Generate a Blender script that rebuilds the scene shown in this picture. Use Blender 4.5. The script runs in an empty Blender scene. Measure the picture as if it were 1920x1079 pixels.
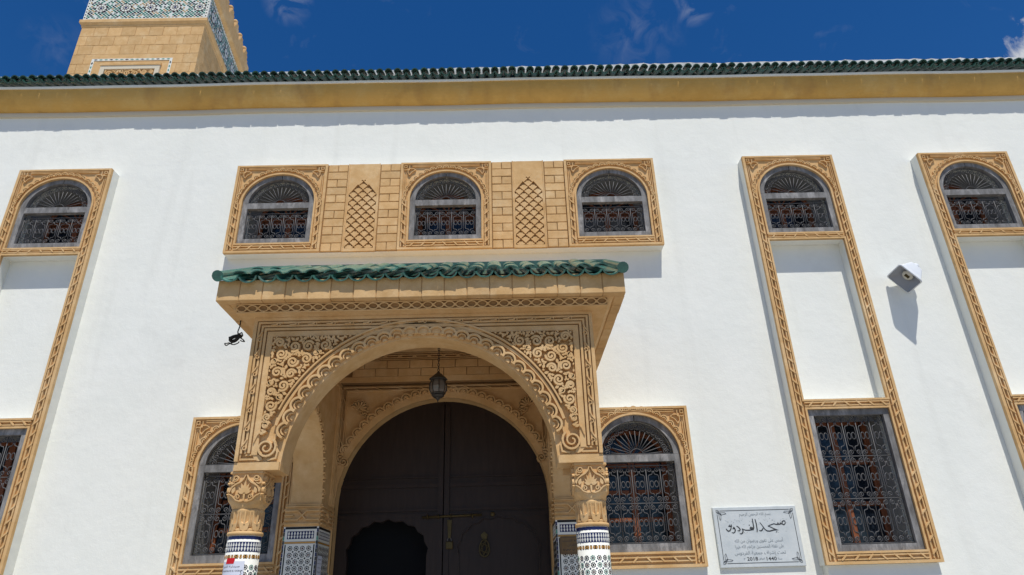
import bpy, bmesh, math, random
from mathutils import Vector, Matrix
from mathutils.geometry import tessellate_polygon
pi, sin, cos, rad = math.pi, math.sin, math.cos, math.radians
random.seed(7)
sc = bpy.context.scene
COL = sc.collection

# ------------------------------------------------------------------ camera
def cam_matrix(yaw, pitch, roll):
    cy, sy, cp, sp, cr, sr = cos(yaw), sin(yaw), cos(pitch), sin(pitch), cos(roll), sin(roll)
    f = Vector((sy*cp, cy*cp, sp)); r = Vector((cy, -sy, 0)); u = r.cross(f)
    r2 = r*cr + u*sr; u2 = u*cr - r*sr
    m = Matrix.Identity(4)
    for i in range(3):
        m[i][0], m[i][1], m[i][2] = r2[i], u2[i], -f[i]
    return m
cd = bpy.data.cameras.new('camera'); cam = bpy.data.objects.new('camera', cd); COL.objects.link(cam)
cm = cam_matrix(rad(.8296), rad(25.2118), rad(-1.5864)); cm.translation = (0, -9, 1.6)
cam.matrix_world = cm
cd.sensor_width = 36; cd.lens = 36*1260/1920; cd.clip_start = .05; cd.clip_end = 3000
sc.camera = cam

# ------------------------------------------------------------------ light
SUN = Vector((.25, -1, 2.1)).normalized()
sl = bpy.data.lights.new('sun', 'SUN'); sl.energy = 4.4; sl.angle = rad(.53); sl.color = (1, .965, .90)
so = bpy.data.objects.new('sun', sl); COL.objects.link(so); so.location = (5, -14, 30)
so.rotation_euler = (-SUN).to_track_quat('-Z', 'Y').to_euler()
wd = bpy.data.worlds.new('World'); sc.world = wd; wd.use_nodes = True
nt = wd.node_tree; nt.nodes.clear()
def N(tree, kind, **kw):
    n = tree.nodes.new(kind)
    for k, v in kw.items(): setattr(n, k, v)
    return n
wo = N(nt, 'ShaderNodeOutputWorld'); bg = N(nt, 'ShaderNodeBackground'); bg.inputs['Strength'].default_value = .115
sky = N(nt, 'ShaderNodeTexSky', sky_type='NISHITA', sun_disc=False)
sky.sun_elevation = math.asin(SUN.z); sky.sun_rotation = math.atan2(SUN.x, SUN.y)
sky.altitude = 600; sky.air_density = 1.0; sky.dust_density = .25; sky.ozone_density = 4.5
tc = N(nt, 'ShaderNodeTexCoord')
def cloud_mask(tree, vec, d, r0, r1):
    dp = N(tree, 'ShaderNodeVectorMath', operation='DISTANCE'); tree.links.new(vec, dp.inputs[0]); dp.inputs[1].default_value = d
    mr = N(tree, 'ShaderNodeMapRange', clamp=True); mr.inputs['From Min'].default_value = r1; mr.inputs['From Max'].default_value = r0
    tree.links.new(dp.outputs['Value'], mr.inputs['Value']); return mr.outputs[0]
wn = N(nt, 'ShaderNodeTexNoise'); wn.inputs['Scale'].default_value = 7; wn.inputs['Detail'].default_value = 9; wn.inputs['Roughness'].default_value = .62; wn.inputs['Distortion'].default_value = 1.4
nt.links.new(tc.outputs['Generated'], wn.inputs['Vector'])
fine = N(nt, 'ShaderNodeTexNoise'); fine.inputs['Scale'].default_value = 26; fine.inputs['Detail'].default_value = 8; fine.inputs['Roughness'].default_value = .6; fine.inputs['Distortion'].default_value = 1.0
nt.links.new(tc.outputs['Generated'], fine.inputs['Vector'])
def mth(tree, op, a, b=None, clamp=False):
    m = N(tree, 'ShaderNodeMath', operation=op, use_clamp=clamp)
    for i, q in enumerate((a, b)):
        if q is None: continue
        if isinstance(q, (int, float)): m.inputs[i].default_value = q
        else: tree.links.new(q, m.inputs[i])
    return m.outputs[0]
mix = mth(nt, 'MULTIPLY', wn.outputs['Fac'], fine.outputs['Fac'])
gen = N(nt, 'ShaderNodeMapRange', clamp=True); gen.inputs['From Min'].default_value = .335; gen.inputs['From Max'].default_value = .55
nt.links.new(mix, gen.inputs['Value'])                                   # faint wisps anywhere
tot = mth(nt, 'MULTIPLY', gen.outputs[0], .08)
wis = N(nt, 'ShaderNodeMapRange', clamp=True); wis.inputs['From Min'].default_value = .43; wis.inputs['From Max'].default_value = .75
nt.links.new(fine.outputs['Fac'], wis.inputs['Value'])
for d, r0, r1, k in (((.191,.683,.705),.0,.07,.16), ((.262,.648,.716),.0,.03,.6), ((-.521,.597,.61),.0,.04,.10), ((-.274,.635,.722),.0,.035,.5)):
    tot = mth(nt, 'ADD', tot, mth(nt, 'MULTIPLY', mth(nt, 'MULTIPLY', cloud_mask(nt, tc.outputs['Generated'], d, r0, r1), wis.outputs[0]), k))
for d, r0, r1 in (((.63,.565,.532),.03,.075), ((.72,.58,.42),.05,.16), ((-.85,.2,.5),.05,.16), ((.2,-.8,.45),.08,.2), ((-.5,-.75,.4),.05,.18)):   # cumulus banks
    mk = cloud_mask(nt, tc.outputs['Generated'], d, r0, r1)
    e = mth(nt, 'ADD', mk, mth(nt, 'MULTIPLY', mth(nt, 'SUBTRACT', fine.outputs['Fac'], .5), 1.6))
    s = N(nt, 'ShaderNodeMapRange', clamp=True); s.inputs['From Min'].default_value = .35; s.inputs['From Max'].default_value = .8; nt.links.new(e, s.inputs['Value'])
    tot = mth(nt, 'ADD', tot, mth(nt, 'MULTIPLY', s.outputs[0], mth(nt, 'GREATER_THAN', mk, .001)))
tot = mth(nt, 'MINIMUM', tot, 1.0)
cm_ = N(nt, 'ShaderNodeMixRGB'); nt.links.new(tot, cm_.inputs[0]); hsv = N(nt, 'ShaderNodeHueSaturation'); hsv.inputs['Saturation'].default_value = 1.31; hsv.inputs['Hue'].default_value = .507; hsv.inputs['Value'].default_value = .9
nt.links.new(sky.outputs[0], hsv.inputs['Color']); nt.links.new(hsv.outputs[0], cm_.inputs[1]); cm_.inputs[2].default_value = (5.2, 5.4, 5.8, 1)
nt.links.new(cm_.outputs[0], bg.inputs['Color']); nt.links.new(bg.outputs[0], wo.inputs[0])
vs = sc.view_settings; vs.view_transform = 'Standard'; vs.look = 'None'; vs.exposure = -.05; vs.gamma = 1; vs.use_curve_mapping = False

# ------------------------------------------------------------------ materials
def mat(name, base, rough=.8, var=None, vscale=3., vdet=5., var2=None, v2scale=.6, v2lo=.5, v2hi=.75, bump=0., bscale=60., bump2=0., b2scale=8., stretch=None, spec=.3, metal=0., rnd=0., coat=0., streak=None):
    m = bpy.data.materials.new(name); m.use_nodes = True; t = m.node_tree
    b = t.nodes['Principled BSDF']; b.inputs['Roughness'].default_value = rough; b.inputs['Metallic'].default_value = metal
    b.inputs['Specular IOR Level'].default_value = spec; b.inputs['Coat Weight'].default_value = coat; b.inputs['Coat Roughness'].default_value = .12
    b.inputs['Base Color'].default_value = (*base, 1)
    geo = N(t, 'ShaderNodeNewGeometry'); vec = geo.outputs['Position']
    if stretch:
        mp = N(t, 'ShaderNodeMapping'); mp.inputs['Scale'].default_value = stretch; t.links.new(vec, mp.inputs['Vector']); vec = mp.outputs[0]
    def noise(s, d=5., r=.6):
        n = N(t, 'ShaderNodeTexNoise'); n.inputs['Scale'].default_value = s; n.inputs['Detail'].default_value = d; n.inputs['Roughness'].default_value = r
        t.links.new(vec, n.inputs['Vector']); return n.outputs['Fac']
    col = None
    if var:
        r = N(t, 'ShaderNodeMixRGB'); r.inputs[1].default_value = (*base, 1); r.inputs[2].default_value = (*var, 1)
        mr = N(t, 'ShaderNodeMapRange', clamp=True); mr.inputs['From Min'].default_value = .35; mr.inputs['From Max'].default_value = .68
        t.links.new(noise(vscale, vdet, .65), mr.inputs['Value']); t.links.new(mr.outputs[0], r.inputs[0]); col = r.outputs[0]
    if var2:
        r = N(t, 'ShaderNodeMixRGB'); r.inputs[2].default_value = (*var2, 1)
        if col: t.links.new(col, r.inputs[1])
        else: r.inputs[1].default_value = (*base, 1)
        mr = N(t, 'ShaderNodeMapRange', clamp=True); mr.inputs['From Min'].default_value = v2lo; mr.inputs['From Max'].default_value = v2hi
        t.links.new(noise(v2scale, 7., .7), mr.inputs['Value']); t.links.new(mr.outputs[0], r.inputs[0]); col = r.outputs[0]
    if streak:
        mp2 = N(t, 'ShaderNodeMapping'); mp2.inputs['Scale'].default_value = (3.2, 3.2, .22); t.links.new(geo.outputs['Position'], mp2.inputs['Vector'])
        sn = N(t, 'ShaderNodeTexNoise'); sn.inputs['Scale'].default_value = 1.; sn.inputs['Detail'].default_value = 7.; t.links.new(mp2.outputs[0], sn.inputs['Vector'])
        mr = N(t, 'ShaderNodeMapRange', clamp=True); mr.inputs['From Min'].default_value = streak[1]; mr.inputs['From Max'].default_value = streak[2]; mr.inputs['To Max'].default_value = .7
        r = N(t, 'ShaderNodeMixRGB'); r.inputs[2].default_value = (*streak[0], 1); t.links.new(sn.outputs['Fac'], mr.inputs['Value']); t.links.new(mr.outputs[0], r.inputs[0])
        if col: t.links.new(col, r.inputs[1])
        else: r.inputs[1].default_value = (*base, 1)
        col = r.outputs[0]
    if rnd:
        oi = N(t, 'ShaderNodeObjectInfo'); hs = N(t, 'ShaderNodeHueSaturation')
        t.links.new(mth(t, 'ADD', mth(t, 'MULTIPLY', oi.outputs['Random'], rnd), 1-rnd/2), hs.inputs['Value'])
        if col: t.links.new(col, hs.inputs['Color'])
        else: hs.inputs['Color'].default_value = (*base, 1)
        col = hs.outputs[0]
    if col: t.links.new(col, b.inputs['Base Color'])
    nrm = None
    for st, s, d in ((bump2, b2scale, .02), (bump, bscale, .004)):
        if st:
            bn = N(t, 'ShaderNodeBump'); bn.inputs['Strength'].default_value = st; bn.inputs['Distance'].default_value = d
            t.links.new(noise(s, 6., .6), bn.inputs['Height'])
            if nrm: t.links.new(nrm, bn.inputs['Normal'])
            nrm = bn.outputs[0]
    if nrm: t.links.new(nrm, b.inputs['Normal'])
    return m
M = {}
M['plaster'] = mat('white_plaster', (.785,.79,.725), .9, (.825,.825,.76), 1.3, 8., (.72,.72,.66), .9, .56, .80, bump=.30, bscale=60., bump2=.36, b2scale=5., spec=.12, streak=((.68,.68,.62), .58, .86))
M['reveal'] = mat('grey_reveal_shade', (.34,.345,.34), .9, (.28,.285,.28), 3., 6., bump=.4, bscale=40., spec=.15)  # reveal grey deepened, the shade inside the openings put into its colour
M['stone'] = mat('ochre_stone', (.66,.43,.205), .85, (.55,.335,.14), 5., 8., (.72,.52,.29), 1.7, .50, .72, bump=.35, bscale=95., bump2=.2, b2scale=14., spec=.15)
M['block'] = mat('ochre_block', (.65,.425,.205), .85, (.54,.33,.14), 6., 8., (.71,.52,.29), 2.2, .52, .75, bump=.4, bscale=80., bump2=.25, b2scale=12., spec=.15, rnd=.16)
M['stonedark'] = mat('dark_backing_stone', (.33,.195,.085), .9, (.26,.15,.065), 7., 7., bump=.35, bscale=80., spec=.12)  # brown for joint backing; behind carving it holds painted recess shade
M['coving'] = mat('ochre_paint', (.62,.375,.11), .85, (.50,.29,.075), 2.2, 8., (.66,.44,.16), 1.1, .5, .7, bump=.5, bscale=60., bump2=.6, b2scale=6., spec=.15, streak=((.36,.20,.07), .54, .8))
M['wood'] = mat('weathered_grey_wood', (.25,.245,.24), .8, (.12,.115,.11), 13., 8., (.38,.365,.35), 7., .52, .66, bump=.6, bscale=70., stretch=(1.,1.,.35), spec=.2)
M['iron'] = mat('grey_iron', (.075,.078,.085), .55, (.105,.098,.094), 30., 5., spec=.4)
M['casement'] = mat('red_brown_wood', (.33,.11,.045), .55, (.24,.075,.03), 20., 6., stretch=(1,1,.2), spec=.4)
M['glass'] = mat('dark_pane', (.014,.020,.030), .12, spec=.45)
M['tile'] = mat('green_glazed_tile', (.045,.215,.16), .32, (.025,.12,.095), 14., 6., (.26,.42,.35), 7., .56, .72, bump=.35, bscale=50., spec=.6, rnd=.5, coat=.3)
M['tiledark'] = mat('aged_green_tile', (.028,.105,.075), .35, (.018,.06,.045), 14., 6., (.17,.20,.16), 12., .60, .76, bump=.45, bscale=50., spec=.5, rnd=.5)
M['mortar'] = mat('white_mortar', (.72,.71,.68), .95, (.55,.54,.50), 9., 7., bump=.8, bscale=40., bump2=.8, b2scale=9., spec=.1)
M['door'] = mat('dark_door_wood', (.030,.018,.013), .5, (.020,.011,.008), 18., 6., bump=.2, bscale=60., stretch=(1,1,.15), spec=.3)
M['void'] = mat('dark_interior', (.012,.013,.015), .9, spec=.05)
M['brass'] = mat('brass', (.105,.078,.03), .5, (.07,.05,.02), 40., 4., metal=.6)
M['lantern'] = mat('black_lantern_metal', (.022,.020,.018), .45, (.05,.04,.03), 40., 4., spec=.5)
M['lampglass'] = mat('smoky_glass', (.16,.14,.12), .18, spec=.6)
M['white_tile'] = mat('white_glaze', (.80,.79,.71), .4, (.72,.72,.65), 12., 4., spec=.25)
M['navy'] = mat('navy_glaze', (.012,.017,.075), .2, (.02,.025,.11), 40., 3., spec=.25)
M['black'] = mat('black_glaze', (.012,.012,.014), .35, spec=.25)
M['green'] = mat('green_glaze', (.09,.27,.20), .35, spec=.25)
M['maroon'] = mat('maroon_glaze', (.10,.025,.02), .25, spec=.5)
M['ochreglaze'] = mat('ochre_glaze', (.55,.29,.07), .25, spec=.5)
M['marble'] = mat('veined_marble', (.60,.63,.63), .35, (.50,.54,.55), 7., 9., (.40,.44,.46), 4.5, .60, .72, spec=.4)
M['ink'] = mat('dark_engraving', (.055,.06,.065), .8, spec=.1)
M['greyink'] = mat('grey_lettering', (.22,.25,.27), .8, spec=.1)
M['paper'] = mat('white_paper', (.70,.72,.80), .8, spec=.1)
M['red'] = mat('red_tape', (.62,.012,.018), .5, spec=.3)
M['board'] = mat('brown_sign_board', (.20,.125,.055), .6, (.16,.095,.04), 14., 5., spec=.3)
M['horn'] = mat('white_plastic', (.66,.69,.72), .45, spec=.4)
M['hornin'] = mat('grey_plastic', (.34,.36,.40), .5, spec=.3)
M['horncone'] = mat('cream_plastic', (.62,.60,.52), .5, spec=.3)
M['cable'] = mat('black_cable', (.018,.018,.016), .6, spec=.3)
M['cream'] = mat('cream_plaster', (.62,.55,.42), .85, bump=.3, bscale=60., spec=.15)
M['ground'] = mat('pale_paving', (.40,.37,.32), .9, (.33,.31,.28), .8, 8., bump=.3, bscale=30., spec=.2)
# fine mosaic too small to pick apart: diagonal lattice of green, white and black chips
def mosaic(name):
    m = bpy.data.materials.new(name); m.use_nodes = True; t = m.node_tree; b = t.nodes['Principled BSDF']; b.inputs['Roughness'].default_value = .55; b.inputs['Specular IOR Level'].default_value = .2
    geo = N(t, 'ShaderNodeNewGeometry'); mp = N(t, 'ShaderNodeMapping'); mp.inputs['Rotation'].default_value = (0, rad(45), 0); mp.inputs['Scale'].default_value = (1, 1, 1)
    t.links.new(geo.outputs['Position'], mp.inputs['Vector'])
    v = N(t, 'ShaderNodeTexVoronoi', feature='F1'); v.inputs['Scale'].default_value = 14; v.inputs['Randomness'].default_value = .08
    t.links.new(mp.outputs[0], v.inputs['Vector'])
    cr = N(t, 'ShaderNodeValToRGB'); cr.color_ramp.interpolation = 'CONSTANT'; e = cr.color_ramp.elements
    e[0].position = 0; e[0].color = (.03,.17,.125,1); e[1].position = .72; e[1].color = (.66,.68,.64,1)
    for p, c in ((.38,(.015,.08,.065,1)), (.56,(.012,.015,.025,1)), (.88,(.40,.28,.14,1))):
        q = e.new(p); q.color = c
    sp = N(t, 'ShaderNodeSeparateColor'); t.links.new(v.outputs['Color'], sp.inputs[0])
    ring = mth(t, 'GREATER_THAN', v.outputs['Distance'], .56)
    t.links.new(sp.outputs[0], cr.inputs[0])
    mx = N(t, 'ShaderNodeMixRGB'); t.links.new(ring, mx.inputs[0]); t.links.new(cr.outputs[0], mx.inputs[1]); mx.inputs[2].default_value = (.66,.69,.65,1)
    t.links.new(mx.outputs[0], b.inputs['Base Color']); return m
M['mosaic'] = mosaic('green_mosaic')

# ------------------------------------------------------------------ mesh helpers
class MB:
    def __init__(s): s.v, s.f, s.m, s.sm = [], [], [], []
    def add(s, vs_, fs, mi=0, T=None, smooth=False):
        o = len(s.v)
        s.v += [T(*p) for p in vs_] if T else [tuple(p) for p in vs_]
        for f in fs: s.f.append([i+o for i in f]); s.m.append(mi); s.sm.append(smooth)
    def box(s, x0, x1, y0, y1, z0, z1, mi=0, T=None):
        s.add([(x,y,z) for x in (x0,x1) for y in (y0,y1) for z in (z0,z1)], [(0,1,3,2),(4,6,7,5),(0,4,5,1),(2,3,7,6),(0,2,6,4),(1,5,7,3)], mi, T)
    def cbox(s, u0, u1, v0, v1, w0, w1, b=.006, mi=0, T=None):     # panel-space box, front edges chamfered
        P = [(u0,v0,w0),(u1,v0,w0),(u1,v1,w0),(u0,v1,w0),(u0,v0,w1-b),(u1,v0,w1-b),(u1,v1,w1-b),(u0,v1,w1-b),(u0+b,v0+b,w1),(u1-b,v0+b,w1),(u1-b,v1-b,w1),(u0+b,v1-b,w1)]
        F = [(8,9,10,11)]+[(i,(i+1)%4,4+(i+1)%4,4+i) for i in range(4)]+[(4+i,4+(i+1)%4,8+(i+1)%4,8+i) for i in range(4)]+[(3,2,1,0)]
        s.add(P, F, mi, T)
    def prism(s, loops, w0, w1, T, mi=0, back=False, side_mi=None):
        pts = [p for l in loops for p in l]; n = len(pts)
        tri = tessellate_polygon([[Vector((p[0],p[1],0)) for p in l] for l in loops])
        V = [(p[0],p[1],w1) for p in pts]+[(p[0],p[1],w0) for p in pts]
        s.add(V, [tuple(t) for t in tri]+([tuple(i+n for i in reversed(t)) for t in tri] if back else []), mi, T)
        F = []; o = 0
        for l in loops:
            k = len(l)
            F += [(o+i, o+(i+1)%k, n+o+(i+1)%k, n+o+i) for i in range(k)]; o += k
        s.add(V, F, mi if side_mi is None else side_mi, T)
    def ribbon(s, pts, width, w0, w1, T, mi=0, closed=False, top=.62):
        n = len(pts); L = []; w1 += (w1-w0)*.04*((len(s.f)*7) % 13)/13
        for i in range(n):
            a = pts[(i-1) % n] if (closed or i > 0) else pts[i]; c = pts[(i+1) % n] if (closed or i < n-1) else pts[i]
            dx, dy = c[0]-a[0], c[1]-a[1]; l = math.hypot(dx,dy) or 1; k = 1.
            if (closed or 0 < i < n-1):
                p = pts[i]; d1 = Vector((p[0]-a[0],p[1]-a[1])); d2 = Vector((c[0]-p[0],c[1]-p[1]))
                if d1.length > 1e-9 and d2.length > 1e-9:
                    cs = d1.normalized().dot(d2.normalized()); k = min(1.9, 1/max(.3, math.sqrt(max(0,(1+cs)/2))))
            w = (width[i] if isinstance(width, (list,tuple)) else width)*.5*k
            nx, ny = -dy/l, dx/l
            for q, h in ((w,w0),(w*top,w1),(-w*top,w1),(-w,w0)): L.append((pts[i][0]+nx*q, pts[i][1]+ny*q, h))
        F = []
        for i in range(n if closed else n-1):
            a, b = 4*i, 4*((i+1) % n)
            F += [(a+j, b+j, b+j+1, a+j+1) for j in range(3)]
        if not closed: F += [(0,1,2,3), (4*n-1,4*n-2,4*n-3,4*n-4)]
        s.add(L, F, mi, T)
    def relief(s, loops, w0, w1, T, mi=0): s.prism(loops, w0, w1+(w1-w0)*.05*((len(s.f)*5) % 17)/17, T, mi)
    def tube(s, pts, r, n=5, mi=0, T=None, closed=False, smooth=True):
        if T: pts = [T(*p) for p in pts]
        P = [Vector(p) for p in pts]; m = len(P); V = []; up = None
        for i in range(m):
            t = ((P[(i+1) % m] if (closed or i < m-1) else P[i])-(P[(i-1) % m] if (closed or i > 0) else P[i]))
            if t.length < 1e-9: t = Vector((0,0,1))
            t.normalize()
            if up is None: up = Vector((0,0,1)) if abs(t.z) < .9 else Vector((1,0,0))
            a = t.cross(up)
            if a.length < 1e-4: a = t.orthogonal()
            a.normalize(); up = a.cross(t)
            rr = r[i] if isinstance(r, (list,tuple)) else r
            for k in range(n):
                q = 2*pi*k/n; V.append(tuple(P[i]+a*(rr*cos(q))+up*(rr*sin(q))))
        F = []
        for i in range(m if closed else m-1):
            for k in range(n):
                a, b = i*n, ((i+1) % m)*n; F.append((a+k, a+(k+1) % n, b+(k+1) % n, b+k))
        if not closed: F += [tuple(range(n)), tuple(range(m*n-1, m*n-n-1, -1))]
        s.add(V, F, mi, None, smooth)
    def lathe(s, prof, n=24, c=(0,0), mi=0, smooth=True, a0=0., T=None, rfun=None):
        V = []
        for j, (r, z) in enumerate(prof):
            for k in range(n):
                q = a0+2*pi*k/n; rr = rfun(r, z, q) if rfun else r
                V.append((c[0]+rr*cos(q), c[1]+rr*sin(q), z))
        F = [(j*n+k, j*n+(k+1) % n, (j+1)*n+(k+1) % n, (j+1)*n+k) for j in range(len(prof)-1) for k in range(n)]
        F += [tuple(range(n)), tuple(range((len(prof)-1)*n, len(prof)*n))]
        s.add(V, F, mi, T, smooth)
    def mesh(s, name, mats, recalc=True):
        me = bpy.data.meshes.new(name); me.from_pydata(s.v, [], s.f)
        for m in (mats if isinstance(mats, (list,tuple)) else [mats]): me.materials.append(M[m])
        me.polygons.foreach_set('material_index', s.m); me.polygons.foreach_set('use_smooth', s.sm)
        if recalc:
            bm = bmesh.new(); bm.from_mesh(me); bmesh.ops.remove_doubles(bm, verts=bm.verts, dist=1e-6); bmesh.ops.recalc_face_normals(bm, faces=bm.faces); bm.to_mesh(me); bm.free()
        me.update(); return me
    def build(s, name, mats, parent=None, recalc=True, loc=(0,0,0)):
        return place(s.mesh(name, mats, recalc), name, loc, parent)
INV = {}
def thing(name, label, cat, loc=(0,0,0), group=None):
    o = bpy.data.objects.new(name, None); COL.objects.link(o); o.location = loc; o['label'] = label; o['category'] = cat
    if group: o['group'] = group
    INV[o.name] = Matrix.Translation(-Vector(loc)); return o
def place(me, name, loc=(0,0,0), parent=None, rot=None):               # loc is in world space; parents are things or parts at unit rotation
    o = bpy.data.objects.new(name, me); COL.objects.link(o); o.location = loc
    if rot: o.rotation_euler = rot
    INV[o.name] = Matrix.Translation(-Vector(loc))
    if parent:
        o.parent = parent; o.matrix_parent_inverse = INV[parent.name]
    return o
def front(y0, x0=0., z0=0.): return lambda u, v, w: (x0+u, y0-w, z0+v)      # panel facing the street
def arc(cx, cy, r, a0, a1, n, ry=None): return [(cx+r*cos(a0+(a1-a0)*i/n), cy+(ry or r)*sin(a0+(a1-a0)*i/n)) for i in range(n+1)]
def rect(u0, u1, v0, v1): return [(u0,v0),(u1,v0),(u1,v1),(u0,v1)]
def archloop(cx, hw, z0, zs, rise, n=24): return [(cx-hw,z0),(cx+hw,z0)]+arc(cx, zs, hw, 0, pi, n, rise)
def spiral(cx, cy, r0, r1, turns, a0, sgn=1, n=16):
    return [(cx+(r0+(r1-r0)*i/n)*cos(a0+sgn*2*pi*turns*i/n), cy+(r0+(r1-r0)*i/n)*sin(a0+sgn*2*pi*turns*i/n)) for i in range(n+1)]
def leaf(cx, cy, a, l, w):
    p = [(0,0),(.25*l,.42*w),(.55*l,.5*w),(.8*l,.25*w),(l,0),(.8*l,-.18*w),(.5*l,-.4*w),(.2*l,-.3*w)]
    return [(cx+x*cos(a)-y*sin(a), cy+x*sin(a)+y*cos(a)) for x, y in p]

# ------------------------------------------------------------------ ground
g = MB(); g.add([(-400,-400,0),(400,-400,0),(400,400,0),(-400,400,0)], [(0,1,2,3)])
o = g.build('ground', 'ground'); o['kind'] = 'structure'
g = MB(); nx = 16
g.box(-13, 13, -16, -.02, .004, .012)
o = g.build('forecourt', 'ground'); o['kind'] = 'structure'

# ------------------------------------------------------------------ mosque: wall with its openings
XC = -.84
mosque = thing('mosque_building', 'long white plastered mosque facade with ochre carved window bays and green tiled eave', 'building', (0, 0, 0))
BAYS = (-6.83, 4.565, 7.385); HB = .72
UPW = dict(z0=6.56, st=.093, g1=.556, tr=(.622,.72), zs=.72, rise=.505)          # arched upper window, heights above its foot
LOW = dict(z0=2.136, st=.095, g1=1.045, tr=(1.09,1.18), zs=1.18, rise=.52)       # arched lower window
TAL = dict(z0=2.078, st=.08, g1=1.69, top=1.772)                                # tall rectangular window
LOWX = (-3.42, 1.70); BALX = (-3.43, -.86, 1.71)
def arch_hole(cx, W, hw=.485): return archloop(cx, hw, W['z0']+(.05 if hw < .5 else .002), W['z0']+W['zs'], W['rise']*hw/.55, 20)
def rect_hole(cx): return rect(cx-.485, cx+.485, TAL['z0']+.05, TAL['z0']+TAL['top']-.05)
holes = []
for cx in BAYS: holes += [arch_hole(cx, UPW), rect_hole(cx)]
for cx in BALX: holes.append(arch_hole(cx, UPW))
for cx in LOWX: holes.append(arch_hole(cx, LOW))
DR = 1.385; DZ = 2.80
outer = [(-13,0)]+[(XC-DR,0),(XC-DR,DZ)]+[(XC-DR*cos(pi*i/32), DZ+DR*sin(pi*i/32)) for i in range(1,32)]+[(XC+DR,DZ),(XC+DR,0)]+[(13,0),(13,9.4),(-13,9.4)]
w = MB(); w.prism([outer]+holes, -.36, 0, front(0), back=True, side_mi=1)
w.box(-13, -12.6, .37, 12, 0, 9.4); w.box(12.6, 13, .37, 12, 0, 9.4); w.box(-13, 13, 12.01, 12.4, 0, 9.4); w.box(-12.99, 12.99, .37, 12, 9.2, 9.39)
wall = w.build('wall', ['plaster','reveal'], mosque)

# eave: fillet, coving, slab, tiles, mortar ridge
def sweep(prof, x0, x1, n=1, jit=0.):                                        # profile (y, z) swept along the wall, hand-run and so a little uneven
    m = MB(); k = len(prof); V = []
    for i in range(n+1):
        x = x0+(x1-x0)*i/n; d = (sin(x*1.3)+sin(x*2.9+1)*.6+sin(x*.43+2)*1.4)*jit
        V += [(x, y, z+d) for y, z in prof]
    F = [(i*k+j, (i+1)*k+j, (i+1)*k+j+1, i*k+j+1) for i in range(n) for j in range(k-1)]
    F += [tuple(range(k)), tuple(range(n*k, n*k+k))]
    m.add(V, F, 0); return m
cov = [(-.035,9.24)]+[(-.035-.215*sin(q), 9.54-.30*cos(q)) for q in [pi/2*i/9 for i in range(1,10)]]+[(-.25,9.56),(.05,9.56),(.05,9.24)]
sweep(cov, -12.9, 12.9, 90, .006).build('coving', 'coving', mosque)
sweep([(.02,9.165),(-.045,9.165),(-.05,9.20),(-.045,9.239),(.02,9.239)], -12.9, 12.9, 90, .006).build('fillet_moulding', 'cream', mosque)
sweep([(.3,9.562),(-.27,9.562),(-.275,9.60),(.3,9.60)], -12.9, 12.9, 90, .005).build('eave_slab', 'plaster', mosque)
def tile_mesh(name, r, L, mt, up, kz=1.):
    m = MB(); n = 9; V = []
    for j, (y, k) in enumerate(((0,1.0),(0.025,.985),(L,.94))):
        for i in range(n+1):
            a = (rad(8)+rad(164)*i/n) if up else (rad(188)+rad(164)*i/n)
            for rr in (r*k, (r-.016)*k): V.append((rr*cos(a), y, kz*rr*sin(a)))
    w_ = 2*(n+1); F = []
    for j in range(2):
        for i in range(n):
            for s_ in (0,1): F.append((j*w_+2*i+s_, j*w_+2*(i+1)+s_, (j+1)*w_+2*(i+1)+s_, (j+1)*w_+2*i+s_))
        F += [(j*w_, j*w_+1, (j+1)*w_+1, (j+1)*w_), (j*w_+2*n, j*w_+2*n+1, (j+1)*w_+2*n+1, (j+1)*w_+2*n)]
    for j in (0,2): F += [(j*w_+2*i, j*w_+2*i+1, j*w_+2*i+3, j*w_+2*i+2) for i in range(n)]
    m.add(V, F, 0, None, False); return m.mesh(name, mt)
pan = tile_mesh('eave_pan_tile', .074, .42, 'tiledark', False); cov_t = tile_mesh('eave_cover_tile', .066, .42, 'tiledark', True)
SP = .148; k = 0; x = -10.35
rest = []
while x < 10.4:
    j = random.uniform
    sl_ = rad(24)
    place(pan, 'roof_tile', (x+j(-.006,.006), -.375+j(-.006,.006), 9.685+j(-.006,.006)), mosque, (sl_+j(-.03,.03), j(-.06,.06), j(-.04,.04)))
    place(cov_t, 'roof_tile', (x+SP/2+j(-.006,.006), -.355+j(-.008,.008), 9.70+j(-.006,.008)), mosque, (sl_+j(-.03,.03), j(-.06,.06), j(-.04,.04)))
    x += SP
r = sweep([(-.23,9.70),(-.245,9.845),(-.20,9.875),(.06,9.88),(.1,9.70)], -12.9, 12.9, 260, .004)
r.v = [(a, b+random.uniform(-.012,.012), c+random.uniform(-.010,.012)+(.055*min(1,max(0,(a+2)/5)) if c > 9.8 else 0)) for a, b, c in r.v]
r.build('mortar_ridge', 'mortar', mosque)

# ------------------------------------------------------------------ windows
def chain(mb, p0, p1, wid, unit, T, w0, w1, knot=True, flip=1):
    L = math.hypot(p1[0]-p0[0], p1[1]-p0[1]); d = ((p1[0]-p0[0])/L, (p1[1]-p0[1])/L); nrm = (-d[1], d[0])
    Q = lambda t, s: (p0[0]+d[0]*t+nrm[0]*s, p0[1]+d[1]*t+nrm[1]*s)
    a = wid*.33; lw = wid*.32; n = max(1, round(L/unit)); u = L/n
    for s in (-1, 1): mb.ribbon([Q(0,s*a), Q(L,s*a)], lw, w0, w1, T, top=.7)
    for i in range(n):
        t = (i+.5)*u; f = flip*(1 if (t < L/2 or not knot) else -1)
        mb.ribbon([Q(t-wid*.55,-f*a*1.15), Q(t-wid*.3,-f*a), Q(t+wid*.3,f*a), Q(t+wid*.55,f*a*1.15)], lw*1.15, w0, w1+.006, T, top=.7)
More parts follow.
